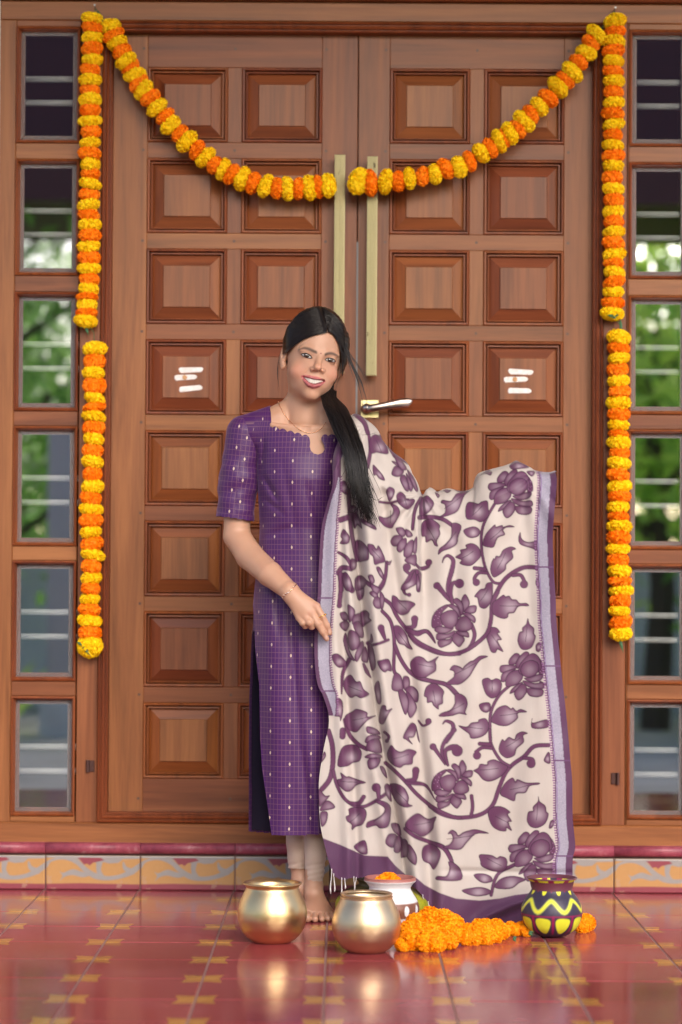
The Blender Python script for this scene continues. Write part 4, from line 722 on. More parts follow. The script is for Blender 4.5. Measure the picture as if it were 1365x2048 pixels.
for r, p in [('A', [(510, 520), (535, 475), (590, 480), (625, 490), (655, 470), (705, 465), (715, 530), (720, 590), (680, 640), (640, 655), (590, 635), (525, 630), (508, 590)]), ('A', [(490, 730), (560, 700), (610, 705), (640, 740), (620, 785), (560, 800), (515, 780)]), ('A', [(665, 840), (690, 770), (740, 710), (775, 680), (785, 700), (840, 685), (850, 700), (910, 685), (950, 700), (880, 705), (850, 730), (865, 770), (800, 800), (765, 880), (720, 885), (670, 870)]), ('A', [(415, 975), (465, 940), (460, 910), (515, 895), (510, 865), (570, 850), (630, 890), (645, 960), (620, 1000), (560, 1050), (500, 1050), (455, 1030), (470, 1000)]), ('A', [(735, 1100), (740, 1040), (760, 990), (775, 990), (785, 965), (820, 965), (850, 910), (920, 880), (965, 900), (930, 920), (940, 980), (880, 1040), (870, 1090), (800, 1145), (760, 1155)]), ('A', [(105, 690), (130, 645), (200, 630), (270, 680), (270, 720), (275, 770), (245, 830), (255, 875), (225, 865), (200, 820), (150, 840), (140, 790), (110, 780)]), ('A', [(285, 480), (300, 455), (370, 465), (400, 430), (430, 395), (480, 385), (560, 355), (500, 410), (470, 480), (430, 560), (340, 600), (270, 610), (320, 570), (320, 500)]), ('A', [(380, 670), (430, 665), (470, 700), (440, 790), (430, 850), (380, 890), (300, 920), (260, 950), (270, 900), (330, 850), (375, 790), (380, 720)]), ('A', [(95, 470), (150, 415), (190, 440), (220, 490), (180, 560), (120, 595), (90, 590)]), ('A', [(1005, 750), (1020, 810), (1080, 840), (1170, 830), (1170, 910), (1100, 890), (1010, 860), (990, 810)]), ('A', [(590, 1330), (640, 1270), (680, 1260), (700, 1215), (750, 1210), (755, 1290), (740, 1380), (690, 1440), (640, 1430), (625, 1390), (615, 1345)]), ('A', [(910, 135), (990, 110), (1085, 155), (1000, 170), (930, 175)]), ('A', [(640, 230), (740, 195), (735, 230), (690, 215)]), ('A', [(1065, 200), (1100, 190), (1140, 200), (1110, 240)]), ('A', [(230, 385), (270, 410), (255, 435)]), ('A', [(315, 370), (375, 362), (345, 390)]), ('A', [(1150, 1180), (1190, 1140), (1190, 1260), (1150, 1230)]),
             ('B', [(755, 120), (790, 90), (850, 45), (870, 60), (905, 55), (930, 85), (970, 90), (1000, 120), (1060, 120), (1080, 145), (990, 150), (950, 205), (900, 215), (890, 250), (850, 260), (790, 240), (750, 200)]), ('B', [(700, 430), (730, 380), (740, 340), (790, 345), (820, 385), (800, 395), (835, 450), (800, 465), (850, 560), (800, 540), (780, 570), (740, 560), (715, 490)]), ('B', [(985, 430), (1000, 385), (1025, 375), (1025, 345), (1060, 310), (1075, 260), (1090, 310), (1130, 350), (1130, 395), (1145, 430), (1110, 520), (1050, 545), (1010, 530), (985, 480)]), ('B', [(5, 660), (60, 605), (120, 615), (160, 650), (200, 640), (260, 605), (235, 650), (240, 690), (235, 735), (185, 770), (140, 795), (60, 790), (20, 740)]), ('B', [(330, 850), (400, 790), (400, 740), (365, 725), (400, 685), (460, 700), (480, 715), (500, 690), (550, 650), (580, 640), (640, 600), (710, 605), (640, 640), (590, 710), (540, 790), (460, 855), (380, 860)]), ('B', [(130, 960), (150, 885), (200, 850), (250, 860), (310, 920), (300, 970), (300, 1030), (265, 1050), (260, 1085), (215, 1050), (200, 1020), (160, 1025), (155, 980)]), ('B', [(410, 950), (460, 945), (510, 980), (525, 1040), (505, 1110), (515, 1135), (450, 1125), (380, 1145), (270, 1150), (290, 1120), (370, 1090), (410, 1030)]), ('B', [(660, 820), (710, 800), (745, 820), (790, 805), (830, 830), (835, 890), (800, 960), (750, 985), (700, 955), (670, 890)]), ('B', [(635, 1040), (720, 1025), (735, 1080), (700, 1115), (650, 1095)]), ('B', [(740, 1190), (760, 1130), (800, 1075), (870, 1050), (920, 1080), (940, 1070), (970, 1100), (1010, 1085), (1065, 1110), (985, 1120), (980, 1170), (900, 1230), (830, 1235), (770, 1215)]), ('B', [(445, 1235), (520, 1245), (560, 1210), (620, 1200), (630, 1180), (690, 1170), (720, 1230), (700, 1300), (640, 1340), (560, 1350), (540, 1310), (500, 1280)]), ('B', [(1115, 1170), (1120, 1210), (1250, 1180), (1255, 1250), (1115, 1255)]), ('B', [(1150, 500), (1180, 475), (1200, 500), (1180, 560), (1150, 550)]),
             ('C', [(630, 150), (660, 85), (680, 100), (720, 65), (770, 85), (790, 40), (840, 15), (890, 30), (850, 50), (855, 110), (790, 170), (770, 230), (700, 255), (640, 210)]), ('C', [(400, 370), (440, 345), (460, 310), (520, 315), (530, 285), (590, 270), (660, 305), (710, 340), (650, 420), (560, 465), (490, 455), (440, 400)]), ('C', [(640, 580), (680, 490), (750, 435), (780, 470), (800, 450), (880, 480), (990, 480), (990, 495), (910, 510), (870, 570), (790, 580), (770, 645), (700, 620)]), ('C', [(530, 750), (580, 700), (660, 700), (730, 745), (710, 770), (745, 830), (715, 840), (745, 915), (700, 890), (690, 920), (620, 910), (560, 860)]), ('C', [(885, 800), (900, 745), (940, 735), (940, 700), (985, 650), (988, 605), (1000, 650), (1050, 690), (1060, 740), (1080, 770), (1050, 850), (980, 890), (920, 880), (890, 840)]), ('C', [(165, 945), (200, 910), (240, 930), (260, 960), (300, 935), (340, 920), (420, 905), (535, 940), (420, 945), (340, 1020), (280, 1085), (180, 1085), (120, 1065), (180, 1040), (210, 990), (195, 945)]), ('C', [(455, 1135), (560, 1140), (610, 1165), (640, 1150), (690, 1165), (705, 1210), (690, 1270), (640, 1290), (560, 1280), (475, 1240), (460, 1190)]), ('C', [(170, 1200), (220, 1210), (280, 1270), (280, 1365), (70, 1365), (70, 1330), (150, 1330), (180, 1260)]), ('C', [(1085, 890), (1100, 830), (1140, 815), (1130, 850), (1110, 890)]), ('C', [(1040, 270), (1070, 210), (1090, 210), (1095, 300), (1055, 295)]),
             ('H', [(130, 225), (210, 215), (280, 240), (295, 285), (220, 300), (160, 270)]), ('H', [(320, 340), (350, 280), (420, 245), (510, 240), (600, 270), (540, 300), (480, 345), (400, 355)]), ('H', [(20, 370), (80, 350), (200, 340), (280, 370), (260, 405), (160, 420), (80, 405)]),
             ('D', [(255, 415), (280, 280), (330, 230), (420, 230), (470, 290), (455, 370), (390, 390), (340, 420)]), ('D', [(250, 545), (290, 530), (280, 480), (330, 515), (360, 515), (430, 540), (510, 570), (430, 590), (380, 640), (330, 650), (270, 600)]), ('D', [(330, 880), (360, 860), (355, 810), (420, 795), (500, 810), (515, 870), (480, 950), (420, 970), (385, 1000), (380, 950), (340, 920)]), ('D', [(590, 740), (660, 735), (730, 780), (735, 880), (710, 970), (640, 985), (600, 960), (520, 980), (525, 930), (600, 900), (660, 860), (680, 800)]), ('D', [(725, 590), (790, 580), (860, 620), (900, 700), (895, 760), (935, 780), (870, 795), (800, 760), (750, 680)]), ('D', [(680, 600), (720, 590), (745, 740), (700, 690)]), ('D', [(705, 300), (740, 230), (780, 270), (830, 290), (900, 265), (970, 290), (940, 340), (930, 400), (860, 410), (820, 435), (760, 410), (715, 360)]), ('D', [(870, 970), (890, 910), (980, 850), (1050, 890), (1090, 900), (1150, 880), (1130, 940), (1115, 1000), (1030, 1060), (940, 1020)]), ('D', [(405, 1145), (500, 1095), (525, 1210), (480, 1220), (430, 1190)]), ('D', [(1020, 1215), (1040, 1150), (1110, 1130), (1185, 1190), (1180, 1270), (1130, 1360), (1090, 1310), (1035, 1280)]), ('D', [(100, 390), (130, 290), (145, 330)]), ('D', [(850, 150), (920, 30), (970, 60), (950, 150), (900, 165), (935, 220), (880, 180)]), ('D', [(970, 60), (1000, 200), (980, 160)]),
             ('E', [(205, 730), (260, 720), (330, 790), (320, 830), (260, 840), (215, 790)]), ('E', [(305, 990), (330, 930), (375, 910), (420, 970), (460, 970), (490, 1040), (540, 1085), (470, 1120), (420, 1100), (390, 1115), (360, 1110), (320, 1050)]), ('E', [(195, 1220), (220, 1140), (250, 1115), (295, 1150), (300, 1250), (280, 1330), (270, 1290), (220, 1280)]), ('E', [(320, 1290), (390, 1240), (430, 1220), (520, 1250), (525, 1290), (600, 1280), (530, 1320), (480, 1370), (420, 1430), (340, 1390)]), ('E', [(750, 190), (790, 200), (820, 230), (900, 235), (960, 265), (920, 310), (890, 350), (830, 365), (780, 320), (750, 270)]), ('E', [(765, 470), (820, 465), (880, 540), (905, 620), (935, 675), (890, 665), (860, 640), (810, 620), (780, 560)]), ('E', [(615, 790), (650, 775), (720, 770), (745, 870), (710, 870), (680, 885), (640, 850)]), ('E', [(410, 50), (460, 5), (490, 80), (490, 190), (440, 225)]), ('E', [(450, 360), (500, 320), (540, 350), (540, 390), (560, 415), (510, 450), (480, 470)]), ('E', [(590, 1010), (630, 970), (650, 1150), (620, 1170), (600, 1100)]), ('E', [(630, 1330), (650, 1200), (690, 1190), (700, 1230), (750, 1215), (720, 1260), (670, 1355)]), ('E', [(525, 640), (570, 650), (600, 820), (560, 860)]),
             ('F', [(500, 230), (540, 180), (600, 195), (640, 260), (670, 330), (655, 355), (590, 345), (560, 340), (510, 345)]), ('F', [(225, 640), (240, 605), (280, 605), (310, 680), (290, 725), (240, 690)]), ('F', [(650, 690), (680, 655), (725, 680), (715, 740), (680, 785), (660, 740)]), ('F', [(745, 730), (780, 700), (820, 730), (840, 770), (900, 765), (905, 800), (850, 860), (790, 830), (755, 790)]), ('F', [(690, 810), (750, 830), (775, 890), (745, 960), (720, 1000), (700, 1030), (640, 1015), (590, 960), (585, 920), (640, 935), (700, 910), (715, 860)]), ('F', [(530, 455), (570, 490), (620, 550), (635, 595), (590, 580), (560, 545), (535, 545)]), ('F', [(785, 1590), (800, 1540), (860, 1510), (910, 1420), (925, 1530), (870, 1570), (830, 1592)]), ('F', [(930, 1450), (960, 1520), (950, 1592), (925, 1592)]), ('F', [(340, 890), (390, 900), (430, 1030), (390, 1000), (360, 1030)]), ('F', [(310, 860), (340, 820), (390, 850), (385, 890), (330, 890)]), ('F', [(420, 940), (480, 970), (550, 1010), (555, 1045), (480, 1010), (430, 980)]), ('F', [(235, 1100), (260, 1040), (300, 1080), (320, 1120), (300, 1170), (230, 1170), (250, 1130)]), ('F', [(370, 1150), (420, 1145), (480, 1210), (490, 1310), (440, 1330), (400, 1330), (380, 1240)]), ('F', [(480, 1180), (530, 1180), (560, 1220), (580, 1190), (620, 1260), (640, 1330), (590, 1350), (545, 1360), (530, 1290), (500, 1260)]), ('F', [(645, 1345), (690, 1330), (700, 1325), (680, 1365)]), ('F', [(560, 1390), (590, 1385), (620, 1440), (630, 1500), (590, 1460)]), ('F', [(370, 1490), (420, 1460), (470, 1510), (440, 1580), (370, 1592)]), ('F', [(330, 1310), (380, 1330), (370, 1400), (330, 1400)]), ('F', [(280, 1430), (330, 1500), (340, 1592), (280, 1592), (250, 1480)])]:
    P_, _ = zc(r, p); v_ = None
    if len(p) > 8: c_ = P_.mean(0); far = P_[np.argmax(((P_-c_)**2).sum(1))]; v_ = np.array([c_-(far-c_)*.45, c_-(far-c_)*.05+.6, c_+(far-c_)*.5])
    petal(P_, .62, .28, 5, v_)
for r, ps in [('D', [[(520, 60), (600, 80), (640, 130), (530, 120)], [(505, 180), (540, 140), (620, 140), (640, 170), (520, 210)], [(500, 335), (560, 305), (640, 315), (650, 345), (540, 350)], [(525, 400), (540, 355), (640, 350), (620, 420), (550, 450)], [(640, 420), (680, 440), (705, 530), (660, 480)], [(510, 260), (540, 190), (620, 170), (650, 230), (650, 300), (560, 290)]]),
              ('D', [[(740, 945), (810, 950), (830, 1050), (770, 1020)], [(690, 1120), (720, 1040), (790, 1050), (760, 1160)], [(880, 1240), (900, 1130), (970, 1230), (960, 1320)], [(765, 1190), (790, 1060), (840, 1080), (820, 1200)], [(830, 1240), (840, 1090), (890, 1110), (890, 1230), (850, 1250)]]),
              ('D', [[(80, 630), (140, 690), (180, 690), (120, 760), (85, 780)], [(95, 900), (100, 840), (160, 840), (150, 930), (110, 970)], [(90, 820), (150, 735), (210, 760), (225, 800), (150, 820)]]),
              ('E', [[(345, 300), (355, 270), (410, 320), (400, 380), (360, 430)], [(385, 430), (400, 370), (460, 350), (465, 420), (400, 450)], [(275, 350), (320, 335), (345, 370), (345, 410), (300, 410)], [(275, 440), (330, 415), (360, 450), (330, 510), (285, 480)], [(305, 600), (330, 530), (360, 680), (410, 780), (350, 740)], [(395, 450), (440, 420), (480, 470), (490, 560), (460, 570), (420, 520)], [(470, 770), (500, 650), (530, 720), (525, 795)], [(410, 770), (420, 700), (475, 600), (490, 660), (440, 780)], [(345, 560), (370, 500), (430, 530), (460, 600), (430, 670), (370, 680)]]),
              ('E', [[(745, 1030), (770, 900), (830, 920), (850, 1040), (800, 1060)], [(855, 1030), (850, 930), (900, 930), (910, 1000), (880, 1050)], [(870, 1050), (920, 1010), (970, 1040), (990, 1090), (970, 1160)], [(880, 1060), (960, 1160), (970, 1230), (920, 1300), (890, 1240)], [(805, 1070), (850, 1050), (900, 1140), (890, 1240), (860, 1260)]]),
              ('E', [[(530, 10), (570, 0), (590, 60), (560, 80)], [(550, 90), (600, 100), (640, 130), (600, 190)], [(545, 170), (570, 145), (620, 180), (610, 220)], [(575, 250), (600, 200), (650, 220), (650, 300), (600, 300)], [(640, 150), (680, 210), (660, 320), (640, 260)]]),
              ('F', [[(700, 420), (740, 430), (780, 480), (730, 450)], [(840, 500), (900, 570), (940, 680), (910, 680)], [(830, 530), (870, 590), (895, 660), (865, 690)], [(775, 580), (815, 545), (850, 620), (855, 690), (820, 680)], [(700, 530), (730, 465), (790, 490), (810, 520), (770, 560), (720, 555)], [(720, 370), (770, 390), (830, 470), (830, 500), (780, 490)]]),
              ('F', [[(740, 1030), (800, 1025), (830, 1080), (800, 1110), (760, 1080)], [(825, 1040), (870, 1060), (890, 1100), (840, 1110)], [(870, 1220), (900, 1150), (930, 1110), (925, 1250), (890, 1250)], [(690, 1150), (720, 1100), (780, 1095), (800, 1130), (750, 1190), (710, 1190)], [(745, 1220), (770, 1150), (830, 1120), (830, 1190), (780, 1250)], [(820, 1330), (840, 1295), (920, 1270), (920, 1370), (880, 1360)], [(810, 1280), (820, 1200), (870, 1140), (900, 1150), (890, 1250), (850, 1295)]])]:
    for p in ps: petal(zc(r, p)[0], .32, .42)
lotus('R', 1036.5, 973.6); lotus('R', 1059.6, 1338); lotus('R', 1080, 1697, 1.05); lotus('L', 899, 1238); lotus('L', 896, 1565.5, .92)
# borders
YY, XX = np.meshgrid(800+np.arange(cvd.h), 600+np.arange(cvd.w), indexing='ij')
el = catmull(EL, 6); er = catmull(ER, 6); xl_ = np.interp(YY[:, 0], el[:, 1], el[:, 0])[:, None]; xr_ = np.interp(YY[:, 0], er[:, 1], er[:, 0])[:, None]
def band(m, col): cvd.c[m] = np.asarray(col, np.float32)
dL = XX-xl_; dR = xr_-XX; fade = YY < 1432; silv = np.asarray(LIL, np.float32)*(1+.10*RNG.normal(0, 1, (cvd.h, cvd.w, 1)).astype(np.float32))
wS = np.interp(YY[:, 0], [880, 955, 1000, 1060, 1250, 1380, 1430], [0, 2, 14, 22, 23, 20, 4])[:, None]; wP = np.interp(YY[:, 0], [880, 950, 990, 1060, 1300, 1430], [22, 12, 6, 7, 7, 9])[:, None]
m = fade & (dL < wP+wS) & (YY > 870); cvd.c[m] = silv[m]; band(fade & (dL < wP) & (YY > 870), BORD)
m = fade & (YY > 950) & (dL >= wP+wS) & (dL < wP+wS+6) & (((YY+XX//3) % 5) < 3); band(m, (.20, .09, .20))
m = fade & (YY > 950) & (dL >= wP+wS) & (dL < wP+wS+2); band(m, BORD)
band((YY < 955) & (YY > 870) & (dL < 17), BORD)
wR = np.interp(YY[:, 0], [944, 1100, 1600, 1770], [13, 11, 13, 14])[:, None]
m = (dR < wR+21); cvd.c[m] = silv[m]; band(dR < wR, BORD); band((dR >= wR+17) & (dR < wR+19), (.22, .14, .28))
m = (dR >= wR+20) & (dR < wR+26) & ((YY % 5) < 3); band(m, (.22, .10, .22)); band((dR > wR+19.5) & (dR < wR+21.5), BORD)
for y in (1134, 1332, 1521, 1712): band((np.abs(YY-y) < 1.2) & (dR < wR+22), (.12, .05, .13))
for y in (1196, 1382): band((np.abs(YY-y) < 1.2) & (dL < wP+wS) & fade, (.12, .05, .13))
cvd.fill(np.array([(640, 1674), (648, 1677), (682, 1690), (709, 1702), (730, 1711), (776, 1713), (790, 1730), (812, 1750), (835, 1757), (850, 1770), (880, 1786), (912, 1797), (960, 1801), (1000, 1797), (1030, 1790), (1064, 1786), (1085, 1800), (1112, 1815), (1060, 1870), (700, 1870), (630, 1760)], float), BORD, .8)
# ------------------------------------------------------------------ the cloth: a Coons patch through the traced hems, with real folds
def along(P, n, power=None):
    P = catmull(P, 10); L = np.r_[0, np.cumsum(np.hypot(*np.diff(P, axis=0).T))]; s = np.linspace(0, L[-1], n); return np.stack([np.interp(s, L, P[:, 0]), np.interp(s, L, P[:, 1])], 1)
NU, NVV = 360, 680
def by_x(P, xs_): P = catmull(P, 10); return np.stack([xs_, np.interp(xs_, P[:, 0], P[:, 1])], 1)
s_ = np.linspace(0, 1, NU); t_ = np.linspace(0, 1, NVV)
top = along(ET, NU); bot = along(EB, NU); lef = along(EL, NVV); rig = along(ER, NVV)
S, T = np.meshgrid(s_, t_)
PXY = ((1-T)[..., None]*top[None]+T[..., None]*bot[None]+(1-S)[..., None]*lef[:, None]+S[..., None]*rig[:, None]
       - ((1-S)*(1-T))[..., None]*top[0]-(S*(1-T))[..., None]*top[-1]-((1-S)*T)[..., None]*bot[0]-(S*T)[..., None]*bot[-1])
PX, PY = PXY[..., 0], PXY[..., 1]
def line_x(P): P = np.array(P, float); return lambda y: np.interp(y, P[:, 1], P[:, 0])
def dupatta_depth(px, py, top_d):
    base = -.668-.044*sstep(860, 740, px)-.010*np.exp(-((px-690)/60)**2-((py-960)/70)**2)
    base = base+.026*sstep(1480, 1760, py)*sstep(700, 820, px)
    Y = -.590+(base+.590)*np.clip(np.sqrt(np.clip(top_d/np.interp(px, [680, 760, 860, 1110], [70, 85, 60, 50]), 0, 1)), 0, 1)
    w = np.clip(top_d/90, 0, 1)
    v1 = line_x([(700, 930), (712, 1050), (718, 1150), (728, 1250), (742, 1340), (754, 1430), (775, 1550), (792, 1640), (806, 1720), (815, 1800)])(py)
    fold = .024*np.exp(-((px-v1)/11)**2)-.012*np.exp(-((px-v1+24)/15)**2)-.015*np.exp(-((px-v1-25)/17)**2)
    v2 = line_x([(760, 960), (778, 1080), (797, 1200), (815, 1320), (832, 1430), (845, 1540), (860, 1700)])(py); fold = fold+.009*np.exp(-((px-v2)/13)**2)-.006*np.exp(-((px-v2-22)/15)**2)
    v3 = line_x([(684, 960), (684, 1150), (690, 1300), (697, 1420), (708, 1550), (715, 1700)])(py); fold = fold+.010*np.exp(-((px-v3)/10)**2)-.006*np.exp(-((px-v3+18)/12)**2)
    v4 = line_x([(843, 985), (839, 1100), (843, 1180), (850, 1400)])(py); fold = fold+(.012*np.tanh((px-v4)/3)*np.exp(-((px-v4)/24)**2))*sstep(1260, 1120, py)
    for x0, x1, a in ((905, 930, .006), (958, 968, .006), (1000, 1040, .004), (1050, 1085, .004)):
        xx = x0+(x1-x0)*(py-980)/800; fold = fold+a*np.exp(-((px-xx)/14)**2)*sstep(1750, 1000, py)
    fold = fold+.005*np.sin((px-700)/33+py/310)*sstep(800, 900, px)+.004*np.sin(py/47+px/90)*sstep(1640, 1800, py)
    fold = fold+.0035*np.exp(-((py-1742-(px-930)*.02)/6)**2)*sstep(860, 930, px)
    fold = fold-.014*np.exp(-(((px-1020)*.45+(py-1812))/12)**2)*sstep(920, 990, px)*sstep(1780, 1810, py)
    for gx, gy, sp, k_, a in ((845, 990, 80, 15, .0055), (1070, 946, 120, 13, .0045), (735, 848, 110, 17, .005)):
        r_ = np.hypot(px-gx, py-gy); an = np.arctan2(px-gx, py-gy); fold = fold+a*np.sin(an*k_+.6*np.sin(r_/25))*np.exp(-(r_/sp)**2)*np.clip(r_/18, 0, 1)
    fold = fold+.004*np.sin((px-860)/19+py/260)*sstep(850, 900, px)*sstep(1780, 1300, py)
    n = .0012*np.sin(px/9.1+py/31+2*np.sin(py/57))+.0010*np.sin(py/13+px/41)
    return Y+(fold*1.45+n)*w
TOPD = np.hypot(PX-top[None, :, 0], PY-top[None, :, 1])
YD_ = dupatta_depth(PX, PY, TOPD); PV = Wn(PX, PY, YD_)
# the far side: over the arm and down behind it
nb = 60; q = np.linspace(0, 1, nb)[1:][:, None]; back = []
P0 = PV[0]; ang = np.clip(q/.25, 0, 1)*np.pi/2; drop = np.clip((q-.25)/.75, 0, 1)
bx = P0[None, :, 0]+.006*np.sin(S[:1]*40+q*3); by = P0[None, :, 1]+.040*np.sin(ang)+.020+.010*np.sin(S[:1]*55)*drop; bz = P0[None, :, 2]+.006*np.sin(ang*2)-.17*drop-.0005
by = by-.020*(1-np.clip(q*6, 0, 1))
back = np.stack(np.broadcast_arrays(bx, by, bz), -1)[::-1]
VV = np.concatenate([back, PV], 0); colf = cvd.sample(PX, PY); colb = np.concatenate([cvd.sample(np.clip(top[None, :, 0], 640, 1096)+0*q, top[None, :, 1]+90*q)[::-1], colf], 0)
t, ca = vcol_mat('printed_silk_cotton', .62); nz = t.noise(t.objcoord(), 900, 2, .5); n2 = t.noise(t.mapping(t.objcoord(), (1, 1, .35)), 42, 3, .55)
t.base(t.mix(.10, ca, t.mix(nz, (.3, .3, .3), (.7, .7, .7)), 'SOFT_LIGHT')); t.set(Sheen_Weight=.18, Sheen_Roughness=.4, Specular_IOR_Level=.3)
bp = t.bump(t.math('ADD', t.math('MULTIPLY', nz, .12), n2), .35, .004); M_DUP = t.m
# ------------------------------------------------------------------ the woman: body as one continuous surface from blended volumes
def rect_axis(segs):
    out = [segs[0][0]]
    for a, b_, st in segs:
        n = max(1, int(round((b_-a)/st))); out += list(a+(b_-a)*np.arange(1, n+1)/n)
    return np.array(out, np.float32)
class Field:
    def __init__(s, xs, ys, zs): s.x, s.y, s.z = xs, ys, zs; s.F = np.full((len(xs), len(ys), len(zs)), .05, np.float32)
    def sub(s, lo, hi):
        sl = tuple(slice(max(np.searchsorted(a, l)-1, 0), min(np.searchsorted(a, h)+1, len(a))) for a, l, h in zip((s.x, s.y, s.z), lo, hi))
        X_, Y_, Z_ = np.meshgrid(s.x[sl[0]], s.y[sl[1]], s.z[sl[2]], indexing='ij', sparse=True); return sl, X_, Y_, Z_
    def merge(s, sl, d, k, cut=False):
        a = s.F[sl]; b_ = -d if cut else d
        h = np.clip(.5+.5*((a-b_) if cut else (b_-a))/k, 0, 1)
        s.F[sl] = (b_*(1-h)+a*h+k*h*(1-h)) if cut else (b_*(1-h)+a*h-k*h*(1-h))
    def cap(s, a, b_, ra, rb, k=.01, cut=False):
        a, b_ = np.array(a, np.float32), np.array(b_, np.float32); r = max(ra, rb)+.03
        sl, X_, Y_, Z_ = s.sub(np.minimum(a, b_)-r, np.maximum(a, b_)+r); e = b_-a; l2 = float(e@e)+1e-12
        t_ = np.clip(((X_-a[0])*e[0]+(Y_-a[1])*e[1]+(Z_-a[2])*e[2])/l2, 0, 1)
        d = np.sqrt((X_-a[0]-t_*e[0])**2+(Y_-a[1]-t_*e[1])**2+(Z_-a[2]-t_*e[2])**2)-(ra+(rb-ra)*t_); s.merge(sl, d.astype(np.float32), k, cut)
    def chain(s, pts, rad, k=.01):
        for i in range(len(pts)-1): s.cap(pts[i], pts[i+1], rad[i], rad[i+1], k)
    def ell(s, c, r, M=None, k=.01, cut=False):
        c = np.array(c, np.float32); R_ = max(r)+.03; sl, X_, Y_, Z_ = s.sub(c-R_, c+R_)
        M = np.eye(3, dtype=np.float32) if M is None else np.array(M, np.float32)
        q = [M[0, i]*(X_-c[0])+M[1, i]*(Y_-c[1])+M[2, i]*(Z_-c[2]) for i in range(3)]
        k0 = np.sqrt(sum((a/b_)**2 for a, b_ in zip(q, r)))+1e-6; k1 = np.sqrt(sum((a/(b_*b_))**2 for a, b_ in zip(q, r)))+1e-6
        s.merge(sl, (k0*(k0-1)/k1).astype(np.float32), k, cut)
    def mesh(s):
        F = s.F; B = F < 0; c = np.zeros(tuple(n-1 for n in F.shape), np.int8)
        for i in (0, 1):
            for j in (0, 1):
                for k in (0, 1): c += B[i:i+c.shape[0], j:j+c.shape[1], k:k+c.shape[2]]
        I, J, K = np.nonzero((c > 0) & (c < 8)); idx = np.full(c.shape, -1, np.int32); idx[I, J, K] = np.arange(len(I))
        P = np.zeros((len(I), 3)); N = np.zeros(len(I)); ax = (s.x, s.y, s.z)
        C = [(i, j, k) for i in (0, 1) for j in (0, 1) for k in (0, 1)]
        for a in C:
            for d in range(3):
                if a[d]: continue
                b_ = list(a); b_[d] = 1; fa = F[I+a[0], J+a[1], K+a[2]].astype(float); fb = F[I+b_[0], J+b_[1], K+b_[2]].astype(float)
                m = (fa < 0) != (fb < 0); t_ = np.where(m, fa/np.where(m, fa-fb, 1), 0)
                pa = np.stack([s.x[I+a[0]], s.y[J+a[1]], s.z[K+a[2]]], 1); pb = np.stack([s.x[I+b_[0]], s.y[J+b_[1]], s.z[K+b_[2]]], 1)
                P += np.where(m[:, None], pa+(pb-pa)*t_[:, None], 0); N += m
        P /= N[:, None]; faces = []
        for d in range(3):
            sl0 = [slice(None)]*3; sl1 = [slice(None)]*3; sl0[d] = slice(0, -1); sl1[d] = slice(1, None)
            A, D = B[tuple(sl0)], B[tuple(sl1)]; e = np.argwhere(A != D); o = [q for q in range(3) if q != d]
            e = e[(e[:, o[0]] > 0) & (e[:, o[1]] > 0) & (e[:, o[0]] < c.shape[o[0]]) & (e[:, o[1]] < c.shape[o[1]])]
            def ix(u, v): w = e.copy(); w[:, o[0]] -= u; w[:, o[1]] -= v; return idx[w[:, 0], w[:, 1], w[:, 2]]
            qd = np.stack([ix(0, 0), ix(1, 0), ix(1, 1), ix(0, 1)], 1); flip = A[tuple(e.T)] if d != 1 else ~A[tuple(e.T)]
            qd[~flip] = qd[~flip][:, ::-1]; faces.append(qd)
        return P, np.concatenate(faces)
def inpoly(px, py, poly):
    ins = np.zeros(px.shape, bool); P = np.asarray(poly, float)
    for (ax, ay), (bx_, by_) in zip(P, np.roll(P, -1, 0)):
        if ay == by_: continue
        c = (ay > py) != (by_ > py); ins ^= c & (px < (bx_-ax)*(py-ay)/(by_-ay)+ax)
    return ins
def keep(V, Fc, kill):
    Fc = Fc[~kill[Fc].any(1)]; u = np.unique(Fc); mp = np.full(len(V), -1); mp[u] = np.arange(len(u)); return V[u], mp[Fc], u
def relax(V, Fc, it=2, lam=.5):
    E = np.concatenate([Fc[:, [0, 1]], Fc[:, [1, 2]], Fc[:, [2, 3]], Fc[:, [3, 0]]]); E = np.concatenate([E, E[:, ::-1]])
    for _ in range(it):
        A = np.zeros_like(V); n = np.bincount(E[:, 0], minlength=len(V))[:, None]
        for d in range(3): A[:, d] = np.bincount(E[:, 0], V[E[:, 1], d], len(V))
        V = V+(A/np.maximum(n, 1)-V)*lam
    return V
YB = -.56
def snap(V, Fc, poly, tol=4.5, closed=False):
    "slide the vertices of an open edge onto a drawn cutting line"
    E = np.sort(np.concatenate([Fc[:, [0, 1]], Fc[:, [1, 2]], Fc[:, [2, 3]], Fc[:, [3, 0]]]), 1); u, n = np.unique(E, axis=0, return_counts=True); b_ = np.unique(u[n == 1])
    px, py = proj(V[b_]); P = np.asarray(poly, float); best = np.full(len(b_), 1e9); bx_, by_ = px.copy(), py.copy()
    for (ax, ay), (cx, cy) in zip(P[:-1], P[1:]):
        ex, ey = cx-ax, cy-ay; t_ = np.clip(((px-ax)*ex+(py-ay)*ey)/(ex*ex+ey*ey+1e-9), 0, 1); d = np.hypot(px-ax-t_*ex, py-ay-t_*ey); m = d < best
        best[m] = d[m]; bx_[m] = (ax+t_*ex)[m]; by_[m] = (ay+t_*ey)[m]
    m = best < tol; V = V.copy(); V[b_[m]] = Wn(bx_[m], by_[m], V[b_[m], 1]); return V
person = empty('person', W(622, 1840, -.60)); person.location.z = 0
tag(person, 'smiling woman in purple checked kurta holding out a floral dupatta', 'person')
def pp(name, V, Fc, mat, smooth=True, parent=None):
    o = mesh_obj(name, V, Fc, mat, parent or person, smooth)
    if parent is None: o.location = -Vector(person.location)
    return o
